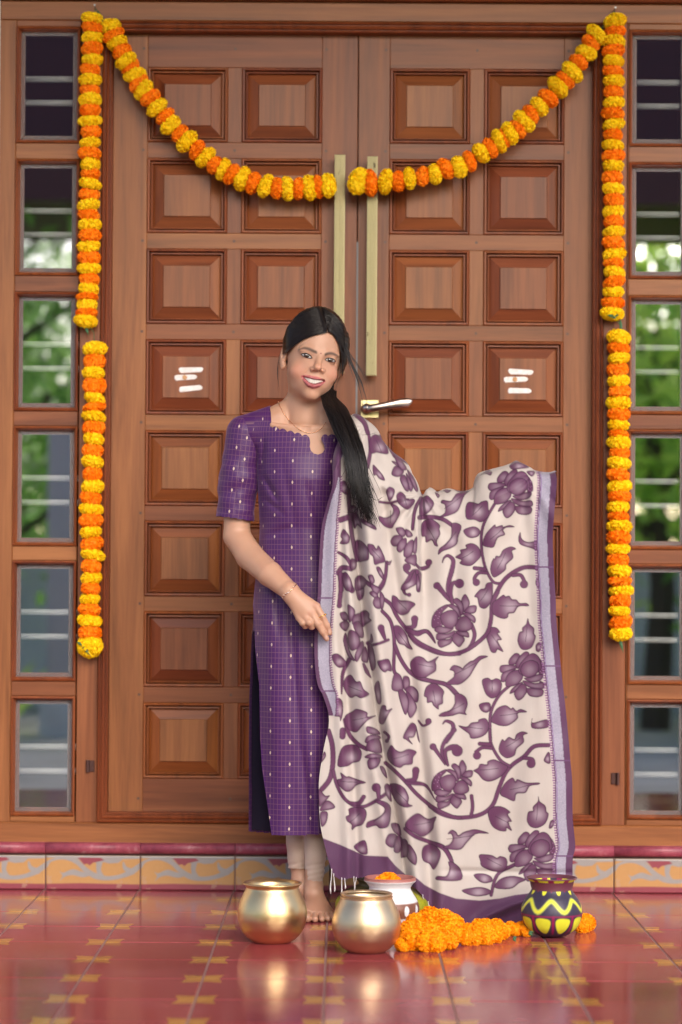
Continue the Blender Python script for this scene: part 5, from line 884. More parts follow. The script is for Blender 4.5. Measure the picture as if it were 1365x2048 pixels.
# head frame
roll, yaw = R(10.7), R(9)
HM = np.array(Matrix.Rotation(roll, 3, 'Y') @ Matrix.Rotation(yaw, 3, 'Z') @ Matrix(((1, 0, 0), (0, -1, 0), (0, 0, 1))))  # columns: right, forward, up
H0 = np.array(W(637, 714, -.668))-HM @ np.array([0, .083, 0])
HR = HM.copy()
def loc(x, f, u): return H0+HM @ np.array([x, f, u])
def LM(px, py, f):
    "point at forward depth f in the head frame that projects to the photo pixel"
    Y = -.66
    for _ in range(6):
        w = np.array(W(px, py, Y)); e = f-(HM.T @ (w-H0))[1]; Y -= e
    return w
HMo = HM.copy(); HMo[:, 1] *= 1
xs = rect_axis([(-.345, -.19, .0035), (-.19, .03, .0015), (.03, .56, .0038)]); ys = rect_axis([(-.79, -.44, .0019)])
zs = rect_axis([(-.004, .12, .0022), (.12, .70, .005), (.70, .90, .0016), (.90, 1.26, .004), (1.26, 1.585, .0015)])
B_ = Field(xs, ys, zs)
w3 = lambda a, b_, Y: np.array(W(a, b_, Y))
# torso and limbs
TORSO = [(845, 512, 712, .070), (865, 506, 716, .080), (890, 508, 710, .092), (915, 513, 700, .104), (960, 515, 696, .117), (1010, 518, 690, .111), (1060, 520, 686, .100), (1110, 517, 690, .102), (1170, 510, 697, .110), (1250, 503, 704, .117), (1300, 500, 707, .119), (1400, 496, 708, .117), (1500, 495, 708, .112), (1600, 495, 706, .107), (1700, 494, 704, .102)]
tz = np.array([W(605, r[0], YB).z for r in TORSO]); tl = np.array([W(r[1], r[0], YB).x for r in TORSO]); trr = np.array([W(r[2], r[0], YB).x for r in TORSO]); td = np.array([r[3] for r in TORSO])
tz, tl, trr, td = tz[::-1], tl[::-1], trr[::-1], td[::-1]
def torso_par(z): return (np.interp(z, tz, tl)+np.interp(z, tz, trr))/2, (np.interp(z, tz, trr)-np.interp(z, tz, tl))/2, np.interp(z, tz, td)
def add_torso(Fd, off, z0, z1, k):
    sl, X_, Y_, Z_ = Fd.sub((-.32, -.75, z0-.03), (.12, -.42, z1+.05)); c, w, d = torso_par(Z_); dep = np.where(Y_ < YB, d, d*.85)+off; ww = w+off
    q = np.sqrt(((X_-c)/ww)**2+((Y_-YB)/dep)**2); v = (q-1)*np.minimum(ww, dep)*1.05
    v = np.maximum(v, np.maximum(Z_-z1-off, z0-Z_)); Fd.merge(sl, v.astype(np.float32), k)
ZT = W(605, 848, YB).z
add_torso(B_, -.010, W(605, 1250, YB).z, ZT, .02)
SHR, SHL = w3(488, 865, YB), w3(706, 872, YB)
NK = w3(611, 842, YB+.004)
for sh, x_ in ((SHR, 560), (SHL, 655)):
    B_.cap(w3(x_, 842, YB), sh, .034, .030, .02)
B_.cap(loc(-.002, -.026, -.050), NK, .0465, .051, .008); B_.cap(w3(584, 812, YB+.010), w3(530, 846, YB+.004), .024, .026, .022); B_.cap(w3(645, 815, YB+.010), w3(690, 848, YB+.004), .024, .026, .022)
B_.cap(w3(545, 850, -.615), w3(600, 857, -.625), .007, .006, .014); B_.cap(w3(672, 852, -.615), w3(625, 857, -.625), .007, .006, .014)
B_.chain([SHR, w3(476, 980, YB+.005), w3(474, 1072, YB+.005), w3(500, 1112, YB-.035), w3(540, 1148, -.668), w3(579, 1182, -.712)], [.033, .0345, .0348, .0355, .0318, .0238], .006)
# right hand
wr = w3(580, 1183, -.712); HY = -.741
kn = [w3(633, 1213, HY), w3(623, 1226, HY-.004), w3(611, 1233, HY-.003), w3(599, 1235, HY+.003)]
for q_, r in zip(kn, (.0105, .0105, .010, .0095)): B_.cap(wr+np.array([0, -.006, 0]), q_, .0175, r, .012)
B_.cap(w3(588, 1195, -.722), w3(612, 1222, -.735), .019, .014, .012)
for a, r in (([kn[0], w3(645, 1233, HY-.006), w3(654, 1251, HY-.002), w3(660, 1266, HY+.006)], [.0098, .0088, .0080, .0066]), ([kn[1], w3(637, 1249, HY-.010), w3(646, 1264, HY-.006), w3(654, 1278, HY+.003)], [.0098, .0090, .0082, .0066]),
             ([kn[2], w3(619, 1245, HY-.012), w3(624, 1253, HY-.002), w3(622, 1251, HY+.012)], [.0098, .0092, .0084, .007]), ([kn[3], w3(606, 1246, HY-.007), w3(611, 1252, HY+.002), w3(609, 1250, HY+.012)], [.0092, .0082, .0076, .0066]),
             ([w3(608, 1203, -.728), w3(626, 1222, -.712), w3(640, 1240, -.708), w3(649, 1254, -.706)], [.013, .0115, .0095, .0075])):
    B_.chain(a, r, .0035)
# left arm under the cloth, hand gripping its corner
B_.chain([SHL, w3(770, 958, YB-.005), w3(838, 1040, YB-.005), w3(930, 1030, YB-.012), w3(1020, 992, YB-.018)], [.036, .034, .034, .030, .025], .014)
B_.chain([w3(1020, 992, YB-.018), w3(1058, 982, YB-.020)], [.025, .022], .014)
for k_ in range(4): a = w3(1054+k_*3, 968+k_*9, YB-.03); B_.chain([a, a+np.array([.022, .004, .004]), a+np.array([.030, .022, .0]), a+np.array([.016, .030, -.002])], [.0095, .009, .0085, .007], .004)
B_.chain([w3(1048, 964, YB-.01), w3(1062, 956, YB-.006), w3(1078, 954, YB-.008), w3(1086, 957, YB-.012)], [.010, .009, .008, .007], .004)
# legs and feet
LA = w3(628, 1772, -.575); RA = w3(602, 1760, -.530)
B_.chain([w3(640, 1240, YB), w3(640, 1480, YB), w3(634, 1640, -.572), w3(628, 1745, -.578), LA], [.07, .05, .030, .0200, .0215], .012)
B_.chain([w3(572, 1240, YB), w3(590, 1480, YB), w3(598, 1640, -.545), w3(597, 1725, -.532), RA], [.07, .05, .033, .0200, .0215], .012)
def foot(ank, toe, s, heel):
    ank, toe, heel = map(np.array, (ank, toe, heel)); f = toe-heel; f[2] = 0; f = f/np.linalg.norm(f); sd = np.array([-f[1], f[0], 0])*s   # sd points to the little toe
    B_.cap(ank, heel+np.array([0, 0, .028]), .022, .025, .015); ball = []
    for k_, (la, back_, r) in enumerate(((-.030, .0, .0150), (-.012, .002, .0130), (.004, -.004, .0125), (.018, -.012, .0115), (.031, -.022, .0105))):
        p = toe+sd*la+f*(back_-.044); p[2] = r*.9; ball.append(p); B_.cap(ank+f*.012+np.array([0, 0, -.018]), p+np.array([0, 0, .003]), .0195, r, .010); B_.cap(heel+np.array([0, 0, .020]), p, .020, r*.9, .012)
        tr = (.0118, .0085, .008, .0076, .0072)[k_]; e = toe+sd*la*1.12+f*(back_*1.3+(.002 if k_ == 0 else 0)); e[2] = tr; m_ = (p+e)/2+np.array([0, 0, .005 if k_ else .003]); B_.chain([p, m_, e], [r*.66, tr*.92, tr], .0022)
foot(LA, G(641, 1845), 1, G(628, 1812)+Vector((0, .02, 0))); foot(RA, G(572, 1842), -1, G(605, 1812)+Vector((0, .055, 0)))
# head
E3 = HM
B_.ell(loc(0, -.012, .035), (.0725, .093, .082), E3, .02); B_.ell(loc(0, .012, -.026), (.0640, .074, .084), E3, .02); B_.ell(loc(0, .026, -.066), (.043, .048, .036), E3, .020)
B_.ell(LM(623, 789, .062), (.019, .017, .015), E3, .016)
B_.ell(LM(598, 743, .050), (.022, .021, .018), E3, .018); B_.ell(LM(658, 750, .050), (.019, .020, .017), E3, .018)
B_.ell(LM(628, 764, .052), (.033, .033, .024), E3, .016)
for px, py in ((614, 711), (661, 720)): B_.ell(LM(px, py, .0975), (.0185, .019, .0125), E3, .011, True)
B_.cap(LM(604, 699, .068), LM(629, 700, .0755), .0065, .0065, .012); B_.cap(LM(652, 706, .0755), LM(674, 710, .066), .0065, .0065, .012)
for px, py in ((613.5, 711), (661, 720)): B_.ell(LM(px, py, .0655), (.0145, .0125, .0125), E3, .004)
B_.cap(LM(641, 708, .0785), LM(636.8, 731, .0945), .0056, .0078, .010); B_.ell(LM(635.5, 735, .0985), (.0094, .0094, .0082), E3, .008)
B_.ell(LM(625.5, 738.5, .0865), (.0066, .0095, .0062), E3, .006); B_.ell(LM(645.5, 741.6, .0855), (.0052, .0085, .0054), E3, .008)
B_.chain([LM(619, 741, .0835), LM(607, 750, .0775), LM(599, 760, .070)], [.0022, .0022, .0015], .004) if False else None
for a_, b_ in (((618, 740, .0845), (600, 757, .0725)), ((652.5, 746, .0845), (657.5, 762, .0705))): B_.cap(LM(*a_), LM(*b_), .0008, -.0045, .0075, True)
for px, py in ((629.0, 742.6), (642.2, 745.2)): B_.ell(LM(px, py, .0950), (.0040, .0075, .0026), E3, .0015, True)
up = [(604.5, 752.2, .0675), (611, 752.8, .0785), (620, 754.2, .0845), (629, 756.2, .0865), (638, 758, .0842), (645.5, 760.5, .0785), (650, 762.2, .0675)]
lo = [(605.0, 753.5, .0675), (609.5, 761.5, .078), (617, 768.6, .0835), (627.5, 772.2, .086), (637.5, 770.2, .0838), (645.5, 765, .0785), (649.8, 763, .0675)]
B_.chain([LM(*p) for p in up], [.0016, .0026, .0034, .0032, .0034, .0026, .0016], .0028); B_.chain([LM(*p) for p in lo], [.0016, .0026, .0040, .0046, .0040, .0026, .0016], .0028)
mid = [((a[0]+b_[0])/2, (a[1]+b_[1])/2-.4, (a[2]+b_[2])/2) for a, b_ in zip(up, lo)]
md = catmull(mid, 3)
for i_, p in enumerate(md[2:-2]):
    q_ = (i_+2)/(len(md)-1); B_.ell(LM(p[0], p[1]-.6, p[2]+.0020), (.0036, .0062, .0012+.0054*math.sin(math.pi*q_)**.8), E3, .0010, True)
EC = loc(-.071, -.010, -.010)
B_.ell(loc(-.0765, -.014, -.006), (.0100, .017, .029), E3, .004); B_.ell(loc(-.0735, -.004, -.033), (.0075, .008, .010), E3, .004); B_.ell(loc(-.0805, .004, -.004), (.0045, .009, .016), E3, .003, True)
B_.ell(loc(.0725, -.014, -.006), (.0085, .017, .030), E3, .006)
BV, BF = B_.mesh(); BV = relax(BV, BF, 2, .45); del B_
qx, qy = proj(BV); front = ((BV-H0) @ HM)[:, 1] > .02
sk = np.tile(np.array([.470, .262, .175], np.float32), (len(BV), 1))
def soft_poly(poly, soft, n=4):
    P = catmull(poly, n, True); m = front & (qx > P[:, 0].min()-4) & (qx < P[:, 0].max()+4) & (qy > P[:, 1].min()-4) & (qy < P[:, 1].max()+4); w = np.zeros(len(BV)); w[m] = np.clip(.5-cvd.poly_sd(P, qx[m], qy[m])/soft/2, 0, 1); return w[:, None]
def paint(poly, col, a=1, soft=1.0, n=4):
    global sk
    w = soft_poly(poly, soft, n)*a; sk = sk*(1-w)+np.array(col)*w
blush = lambda cx, cy, r, col, a: (np.exp(-((qx-cx)**2+(qy-cy)**2)/r**2)*front)[:, None]*a
for cx, cy, r, col, a in ((594, 742, 20, (.56, .22, .15), .5), (670, 750, 17, (.56, .22, .15), .5), (635, 737, 11, (.54, .22, .14), .45), (613, 712, 14, (.33, .15, .09), .30), (661, 721, 13, (.33, .15, .09), .30), (625, 790, 18, (.52, .26, .17), .4)):
    w = blush(cx, cy, r, col, a); sk = sk*(1-w)+np.array(col)*w
LIPS = [(602.5, 751.2), (611, 750), (620, 750.6), (625, 751.8), (629.5, 752.6), (634, 753.2), (640, 755.2), (646, 758.5), (652, 762), (649, 766), (645, 770), (638, 775), (628, 778), (618, 774.5), (611, 768), (606, 760)]
paint(LIPS, (.38, .095, .105), .92, 1.0)
paint([(609, 755), (616, 755.8), (623, 757), (630, 758.6), (638, 760), (645, 761.8), (647, 763), (642, 766), (636, 768), (628, 768.8), (620, 766), (613, 760.5)], (.12, .02, .025), .9, 1.0)
for br in ([(597, 700), (603, 696), (610, 693.8), (620, 695.6), (628, 699.2), (634, 702.4), (634, 707.4), (627, 705.2), (619, 701.4), (610, 698.6), (603, 699)], [(650.2, 707), (656, 704.6), (663, 704), (670, 706), (675, 709.4), (679.5, 715), (674, 713), (668, 710.6), (661, 709.4), (655, 710.4), (650.6, 712)]):
    paint(br, (.045, .026, .020), .86, 1.6)
paint([(642.3+1.5*math.cos(a), 706.9+1.5*math.sin(a)) for a in np.linspace(0, 6.28, 9)[:-1]], (.16, .02, .02), .9, .8, 2)
t, ca = vcol_mat('skin', .46); nz = t.noise(t.objcoord(), 260, 3, .6); n2 = t.noise(t.objcoord(), 22, 3, .5)
t.base(t.mix(.22, ca, t.mix(n2, (.28, .24, .22), (.72, .72, .72)), 'SOFT_LIGHT')); t.set(Specular_IOR_Level=.42); t.b.inputs['Subsurface Weight'].default_value = .18; t.b.inputs['Subsurface Radius'].default_value = (.012, .005, .003); t.b.inputs['Subsurface Scale'].default_value = .5; t.bump(nz, .05, .0006); M_SKIN = t.m
handm = (BV[:, 1] < -.70) & (BV[:, 2] < 1.0)
for cx, cy, rx, ry, col, a in ((658.8, 1263.5, 3.0, 4.6, (.62, .40, .33), .75), (652.5, 1275.2, 3.2, 4.6, (.62, .40, .33), .75), (633, 1212, 8, 7, (.46, .22, .15), .45), (623, 1226, 7, 6, (.46, .22, .15), .45), (611, 1234, 7, 6, (.46, .22, .15), .4), (645, 1236, 6, 3, (.36, .18, .11), .45), (637, 1250, 6, 3, (.36, .18, .11), .45)):
    w = (np.exp(-(((qx-cx)/rx)**2+((qy-cy)/ry)**2)**2)*handm)[:, None]*a; sk = sk*(1-w)+np.array(col)*w
w = (np.exp(-((qx-455)/16)**2-((qy-1098)/16)**2)*(BV[:, 2] < 1.2))[:, None]*.4; sk = sk*(1-w)+np.array((.36, .17, .105))*w
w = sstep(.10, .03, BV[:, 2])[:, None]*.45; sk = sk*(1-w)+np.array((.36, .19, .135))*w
body = pp('body', BV, BF, M_SKIN); add_color(body.data, sk)
bvh = BVHTree.FromPolygons([tuple(p) for p in BV], [tuple(f) for f in BF.tolist()])
def hit(px, py, tree=None, off=0.0):
    d = (CAM_ROT @ Vector(((px-PPX)/F_PX, -(py-PPY)/F_PX, -1.0))).normalized(); r = (tree or bvh).ray_cast(CAM, d)
    return None if r[0] is None else r[0]-d*off
# eyes
t, ca = vcol_mat('eye', .12); t.base(ca); M_EYE = t.m; M_LASH = simple('lashes', (.012, .008, .008), .6)
def eye(c0, c1, top_, bot_, iris, ri):
    "almond patch of the eyeball between the lids"
    n, m = 33, 15; V_ = []; C_ = []; ct = catmull([c0, top_[0], top_[1], top_[2], c1], 8); cb = catmull([c0, bot_[0], bot_[1], bot_[2], c1], 8)
    for j in range(m):
        for i in range(n):
            q_ = j/(m-1); p = ct[i]*(1-q_)+cb[i]*q_; h_ = hit(p[0], p[1]); u = i/(n-1)
            bul = .0016*(math.sin(math.pi*u)**.6)*math.sin(math.pi*(.12+.76*q_))
            V_.append(h_-Vector((0, 1, 0))*(.0006+bul)); r = math.hypot(p[0]-iris[0], p[1]-iris[1]); white = (.36, .33, .32) if .14 < u < .86 else (.34, .22, .19)
            C_.append((.008, .006, .005) if r < ri*.45 else (.040, .022, .014) if r < ri*.86 else (.015, .010, .008) if r < ri else white)
            if math.hypot(p[0]-iris[0]+1.3, p[1]-iris[1]+1.3) < .75: C_[-1] = (.8, .8, .8)  # small white glint painted on the iris
    o = pp('eye', np.array(V_), grid_faces(n, m), M_EYE); add_color(o.data, np.array(C_)); e = -np.array(person.location)
    pts = [hit(p[0], p[1]-.3)-Vector((0, 1, 0))*.0026 for p in ct[::2]]; MB().tube(pts, [.0005]+[.0011]*(len(pts)-2)+[.0008], 6).build('upper_lashes', M_LASH, o, True)
    pts = [hit(p[0], p[1]+.3)-Vector((0, 1, 0))*.0016 for p in cb[::2]]; MB().tube(pts, [.0004]+[.0006]*(len(pts)-2)+[.0005], 5).build('lower_lashes', M_LASH, o, True)
eye((602.2, 709.0), (625.2, 716.4), [(606.5, 707.5), (613, 707.2), (620, 710.4)], [(607, 712.2), (613, 714.8), (619.5, 716.4)], (613.9, 710.9), 5.5)
eye((650.6, 719.2), (672, 723.0), [(655, 717.2), (661, 716.6), (667.5, 718.9)], [(655, 722.0), (660.5, 723.7), (667, 723.9)], (660.9, 720.1), 5.3)
# teeth: single teeth set along the arch
t = NT('tooth_enamel'); t.set(Base_Color=(.60, .55, .49), Roughness=.3); M_TOOTH = t.m; teeth = empty('teeth'); teeth.parent = person; teeth.location = -Vector(person.location)
tt = catmull([(608.5, 755), (616, 755.6), (623, 756.8), (630, 758.4), (638, 760), (647, 762.4)], 10); tb = catmull([(610.5, 758.6), (616, 763), (622.5, 766.6), (630, 768.8), (638, 767.6), (646, 763.8)], 10)
cuts = [.02, .10, .20, .31, .435, .575, .70, .81, .90, .97]
for a, b_ in zip(cuts, cuts[1:]):
    V_ = []
    for j in range(5):
        for i in range(5):
            u = a+(b_-a)*(.012+.976*i/4); q_ = j/4; k_ = u*(len(tt)-1); P_ = np.array([np.interp(k_, range(len(tt)), tt[:, d])*(1-q_)+np.interp(k_, range(len(tb)), tb[:, d])*q_ for d in (0, 1)])
            f_ = .0846-.0125*abs(2*u-1)**2.2+.0006*math.sin(math.pi*i/4)-.0008*q_-(.001 if j == 4 and i in (0, 4) else 0); V_.append(LM(P_[0], P_[1], f_))
    mesh_obj('tooth', np.array(V_), grid_faces(5, 5), M_TOOTH, teeth, True)
# ------------------------------------------------------------------ kurta
K = Field(rect_axis([(-.35, .13, .0028)]), rect_axis([(-.75, -.42, .0028)]), rect_axis([(W(600, 1690, YB).z, W(600, 800, YB).z, .0028)]))
add_torso(K, 0, W(605, 1700, YB).z, ZT, .02)
for sh, x_ in ((SHR, 560), (SHL, 655)): K.cap(w3(x_, 842, YB), sh, .046, .043 if sh is SHR else .038, .03)
KV, KF = K.mesh(); KV = relax(KV, KF, 3, .5); kx, ky = proj(KV); fr_ = KV[:, 1] < YB+.015
sc = []
for k_ in range(5):
    x0, x1 = 545+k_*15, 545+(k_+1)*15; y0, y1 = 856+k_*4.0, 856+(k_+1)*4.0
    for q_ in np.linspace(0, 1, 6)[:-1]: sc.append((x0+(x1-x0)*q_, y0+(y1-y0)*q_-5*math.sin(math.pi*q_)))
NECK = [(543, 800), (542, 824), (544, 856)]+sc+[(619.5, 876), (621, 884), (620, 893), (622, 901), (628, 907), (637, 909), (645, 906), (650, 899), (649, 890), (644, 882), (643, 876), (646, 870), (652, 868), (657, 872), (663, 868), (670, 870), (676, 860), (684, 820), (684, 800)]
hem = np.where(KV[:, 1] < YB, 1672+np.interp(kx, [540, 600, 645, 700], [-2, 1, -4, -4]), 1664+np.interp(kx, [495, 540], [0, 3]))
slit = np.interp(ky, [1190, 1250, 1300, 1370, 1480, 1540, 1600, 1680], [505, 509, 511, 519, 521, 525, 534, 545])
kill = (inpoly(kx, ky, NECK) & (fr_ | (ky < 838))) | (ky > hem) | ((ky > 1195) & (KV[:, 1] < YB+.02) & (kx < slit))
c_, w_, d_ = torso_par(KV[:, 2]); arc = np.arcsin(np.clip((KV[:, 0]-c_)/w_, -1, 1)); uu = arc*(.6*w_+.4*np.mean(w_)); uu = np.where(KV[:, 1] < YB, uu, np.sign(uu)*np.pi*w_-uu)
zz_ = KV[:, 2]; low = sstep(W(600, 1150, YB).z, W(600, 1600, YB).z, zz_)
amp = fr_*(.0045*np.sin(uu*62+zz_*5)*low+.0035*np.sin(uu*38+zz_*9+1)*sstep(W(600, 960, YB).z, W(600, 1200, YB).z, zz_))
amp = amp-fr_*.006*np.exp(-((kx-np.interp(ky, [1480, 1672], [602, 622]))/9)**2)*sstep(1440, 1560, ky)*(-1)
for (x0, y0), (x1, y1), a, wd in (((530, 870), (520, 960), .006, 5), ((545, 1090), (560, 1290), .005, 8), ((580, 1210), (600, 1500), .006, 9), ((520, 940), (560, 1010), .006, 6), ((515, 985), (575, 1035), .003, 6), ((610, 960), (655, 1080), .005, 8), ((522, 1075), (600, 1050), .003, 7), ((560, 900), (600, 1100), .0025, 9), ((520, 1120), (545, 1190), .003, 6)):
    L2 = (x1-x0)**2+(y1-y0)**2; t_q = np.clip(((kx-x0)*(x1-x0)+(ky-y0)*(y1-y0))/L2, 0, 1); dd = np.hypot(kx-x0-t_q*(x1-x0), ky-y0-t_q*(y1-y0)); amp = amp+fr_*a*np.exp(-(dd/wd)**2)*np.sin(np.pi*np.clip(t_q, .05, .95))
KV[:, 1] += amp*1.5
KV2, KF2, us = keep(KV, KF, kill); KV2 = snap(KV2, KF2, NECK[1:-1]); KV2 = snap(KV2, KF2, [(505, 1190), (509, 1250), (511, 1300), (519, 1370), (521, 1480), (525, 1540), (534, 1600), (545, 1680)])
def kurta_mat():
    t = NT('purple_checked_silk'); a = t.n('Attribute', attribute_name='cloth'); sp = t.n('SeparateXYZ'); t.l(a.outputs['Vector'], sp.inputs[0])
    du, dv = .0106, .0138
    def line(o, p, w): q_ = t.math('FRACT', t.math('DIVIDE', o, p)); return t.math('LESS_THAN', q_, w)
    lu, lv = line(sp.outputs[0], du, .11), line(sp.outputs[1], dv, .09); ln = t.math('MAXIMUM', lu, lv)
    cu = t.math('DIVIDE', t.math('ADD', sp.outputs[0], .5*du), du*5); col_i = t.math('FLOOR', cu); fu = t.math('MULTIPLY', t.math('SUBTRACT', t.math('FRACT', cu), .5), du*5)
    cvv = t.math('ADD', t.math('DIVIDE', t.math('ADD', sp.outputs[1], .5*dv), dv*4), t.math('MULTIPLY', t.math('MODULO', t.math('ABSOLUTE', col_i), 2), .5)); fv = t.math('MULTIPLY', t.math('SUBTRACT', t.math('FRACT', cvv), .5), dv*4)
    e = t.math('ADD', t.math('POWER', t.math('ABSOLUTE', t.math('DIVIDE', fu, .0024)), 1.5), t.math('POWER', t.math('ABSOLUTE', t.math('DIVIDE', fv, .0044)), 1.5)); mot = t.math('LESS_THAN', e, 1)
    nz = t.noise(t.mapping(a.outputs['Vector'], (1, .25, 1)), 500, 3, .6); n3 = t.noise(a.outputs['Vector'], 14, 3, .5)
    base = t.mix(nz, (.040, .007, .070), (.070, .013, .110)); base = t.mix(t.math('MULTIPLY', n3, .4), base, (.074, .015, .098))
    base = t.mix(t.math('MULTIPLY', ln, .32), base, (.34, .20, .16)); base = t.mix(t.math('MULTIPLY', mot, .85), base, (.60, .46, .36))
    t.base(base); t.set(Roughness=.5, Sheen_Weight=.25, Sheen_Roughness=.35, Sheen_Tint=(.75, .5, 1.0), Specular_IOR_Level=.35); t.bump(t.math('ADD', t.math('MULTIPLY', nz, .2), t.noise(a.outputs['Vector'], 26, 2, .5)), .25, .003); return t.m
M_KUR = kurta_mat(); M_INNER = simple('inner_shade_navy', (.012, .008, .030), .8)
kurta = pp('kurta', KV2, KF2, M_KUR); add_vec(kurta.data, np.stack([uu+1.0, zz_, 0*uu], 1)[us], 'cloth')
# added near-black layer inside the back half, shade behind the slit as colour
ins = (KV[:, 1] > YB+.03) & (ky > 1100) & (ky < hem-4)
LV, LF, _ = keep(KV+np.stack([-(KV[:, 0]-c_)*.02, -.004+0*uu, 0*uu], 1), KF, ~ins); pp('inner_shade', LV, LF[:, ::-1].copy(), M_INNER, parent=None)
def sleeve(pts, rad, cutp, cutn):
    lo_ = np.min(pts, 0)-.06; hi_ = np.max(pts, 0)+.06; S_ = Field(*[rect_axis([(l, h, .0028)]) for l, h in zip(lo_, hi_)]); S_.chain(pts, rad, .02); V_, F_ = S_.mesh(); V_ = relax(V_, F_, 3, .5)
    ax = np.array(pts[-1])-pts[0]; ax /= np.linalg.norm(ax); rel = V_-pts[0]; v = rel @ ax; e1 = np.cross(ax, [0, 1, 0]); e1 /= np.linalg.norm(e1); e2 = np.cross(ax, e1); th = np.arctan2(rel @ e1, -(rel @ e2)*np.sign(e2[1])*-1)
    nrm = np.stack([e1*math.cos(q_)+e2*math.sin(q_) for q_ in th]) if False else None
    V_ += (rel-np.outer(v, ax))/np.maximum(np.linalg.norm(rel-np.outer(v, ax), axis=1), 1e-3)[:, None]*((.0016*np.sin(v*75+th*2.2)+.0010*np.sin(v*140-th*3))*sstep(.02, .10, v)*sstep(.235, .20, v))[:, None]; k_ = (V_-cutp) @ np.array(cutn) > 0; V2, F2, u_ = keep(V_, F_, k_)
    o = pp('sleeve', V2, F2, M_KUR); add_vec(o.data, np.stack([th*.046+1.0, -v+1.0, 0*v], 1)[u_], 'cloth'); return o
hd = w3(434, 1034, YB+.005)-w3(502, 1044, YB+.005); hn = np.array([hd[2], 0, -hd[0]]); hn = hn/np.linalg.norm(hn)*(-1 if hn[2] > 0 else 1)
sleeve([w3(489, 866, YB), w3(478, 960, YB+.004), w3(467, 1070, YB+.005)], [.0465, .0485, .0500], w3(467, 1038, YB), hn)
sleeve([SHL, w3(752, 938, YB-.003), w3(805, 1004, YB-.005)], [.0405, .040, .038], w3(790, 985, YB-.005), np.array([.55, 0, -.83]))
# leggings
Lg = Field(rect_axis([(-.26, .03, .003)]), rect_axis([(-.66, -.45, .003)]), rect_axis([(W(600, 1775, -.57).z, .75, .003)]))
Lg.chain([w3(640, 1240, YB), w3(640, 1480, YB), w3(635, 1640, -.572), w3(629, 1755, -.578)], [.075, .056, .0340, .0240], .004)
Lg.chain([w3(572, 1240, YB), w3(590, 1480, YB), w3(598, 1640, -.545), w3(596, 1745, -.532)], [.075, .056, .0375, .0240], .004)
GV, GF = Lg.mesh(); GV = relax(GV, GF, 3, .5); gx_, gy_ = proj(GV); isl = np.abs(gx_-np.interp(gy_, [1640, 1760], [634, 628])) < np.abs(gx_-np.interp(gy_, [1640, 1760], [598, 602]))
rad_ = GV-np.stack([np.where(isl, w3(631, 1700, -.575)[0], w3(599, 1700, -.54)[0]), np.where(isl, -.575, -.54), GV[:, 2]], 1); rn = rad_/np.maximum(np.linalg.norm(rad_, axis=1), 1e-4)[:, None]
GV = GV+rn*(.0008*np.sin(gy_*.62+gx_*.12)*sstep(1700, 1740, gy_)+.0006*np.sin(gy_*.22+1))[:, None]
gk = np.where(isl, gy_ > 1763+.06*(gx_-630), gy_ > 1739+.08*(gx_-600)); GV, GF, _ = keep(GV, GF, gk)
t = NT('beige_leggings'); nz = t.noise(t.objcoord(), 700, 2); t.base(t.mix(nz, (.44, .325, .26), (.53, .41, .335))); t.set(Roughness=.7, Sheen_Weight=.2); t.bump(nz, .1, .001); pp('leggings', GV, GF, t.m)
# ------------------------------------------------------------------ hair
Hh = Field(rect_axis([(H0[0]-.12, H0[0]+.13, .002)]), rect_axis([(H0[1]-.115, H0[1]+.14, .002)]), rect_axis([(H0[2]-.13, H0[2]+.16, .002)]))
Hh.ell(loc(.0, -.016, .040), (.0825, .1015, .0990), E3, .01); Hh.ell(loc(.012, -.055, -.03), (.064, .055, .062), E3, .02); Hh.ell(loc(-.066, .006, .030), (.016, .035, .045), E3, .02); Hh.ell(loc(.068, .010, .012), (.016, .035, .062), E3, .02)
HV, HF = Hh.mesh(); HV = relax(HV, HF, 2, .5); hx, hy = proj(HV); hf = ((HV-H0) @ HM)
FACE = [(573, 706), (581, 698), (590, 690.5), (598, 685), (607, 679.5), (616, 675), (624, 672), (632, 670), (642, 667.8), (651, 666.2), (657, 663.5), (662, 665), (667, 669), (672, 676), (677, 685), (680, 695), (682.5, 706), (683.5, 718), (684, 735), (684, 760), (690, 850), (560, 850), (555, 735), (560, 712)]
ang = np.arctan2(hy-663, hx-656)
rid = .0006*np.sin(ang*26+1.5*np.sin(hx*.05))+.0003*np.sin(ang*61+hx*.1); dirn = HV-loc(0, -.01, .02); dirn /= np.linalg.norm(dirn, axis=1)[:, None]; HV = HV+dirn*(rid*sstep(4, 24, np.hypot(hx-656, hy-663)))[:, None]
HV = HV-dirn*(.004*np.exp(-((hx-655.5-(660-hy)*.12)/2.2)**2)*(hy < 668)*(hy > 632)*(hf[:, 1] > 0))[:, None]
kill = (inpoly(hx, hy, FACE) & (hf[:, 1] > -.035)) | ((hf[:, 2] < -.025) & (hf[:, 1] > -.02) & (hf[:, 0] < .05)) | ((hf[:, 0] > .05) & (hf[:, 2] < -.055) & (hf[:, 1] > -.02))
HV, HF, hu = keep(HV, HF, kill); HV = snap(HV, HF, FACE[:20])
def hair_mat():
    t, ca = vcol_mat('black_hair', .34); g = t.n('NewGeometry'); t.base(t.mix(t.math('MULTIPLY', g.outputs['Random Per Island'], .5), ca, (.016, .010, .009))); t.set(Specular_IOR_Level=.35); return t.m
M_HAIR = hair_mat(); BLK = np.array((.0075, .0055, .0055))
hair = pp('hair', HV, HF, M_HAIR)
hxx, hyy = proj(HV); part = np.exp(-((hxx-655.5-(660-hyy)*.12)/1.1)**2)*(hyy < 667)*(hyy > 645)*.55; add_color(hair.data, BLK*(1-part[:, None])+np.array((.38, .21, .14))*part[:, None])
hbvh = BVHTree.FromPolygons([tuple(p) for p in HV], [tuple(f) for f in HF.tolist()])
rg = np.random.default_rng(21)
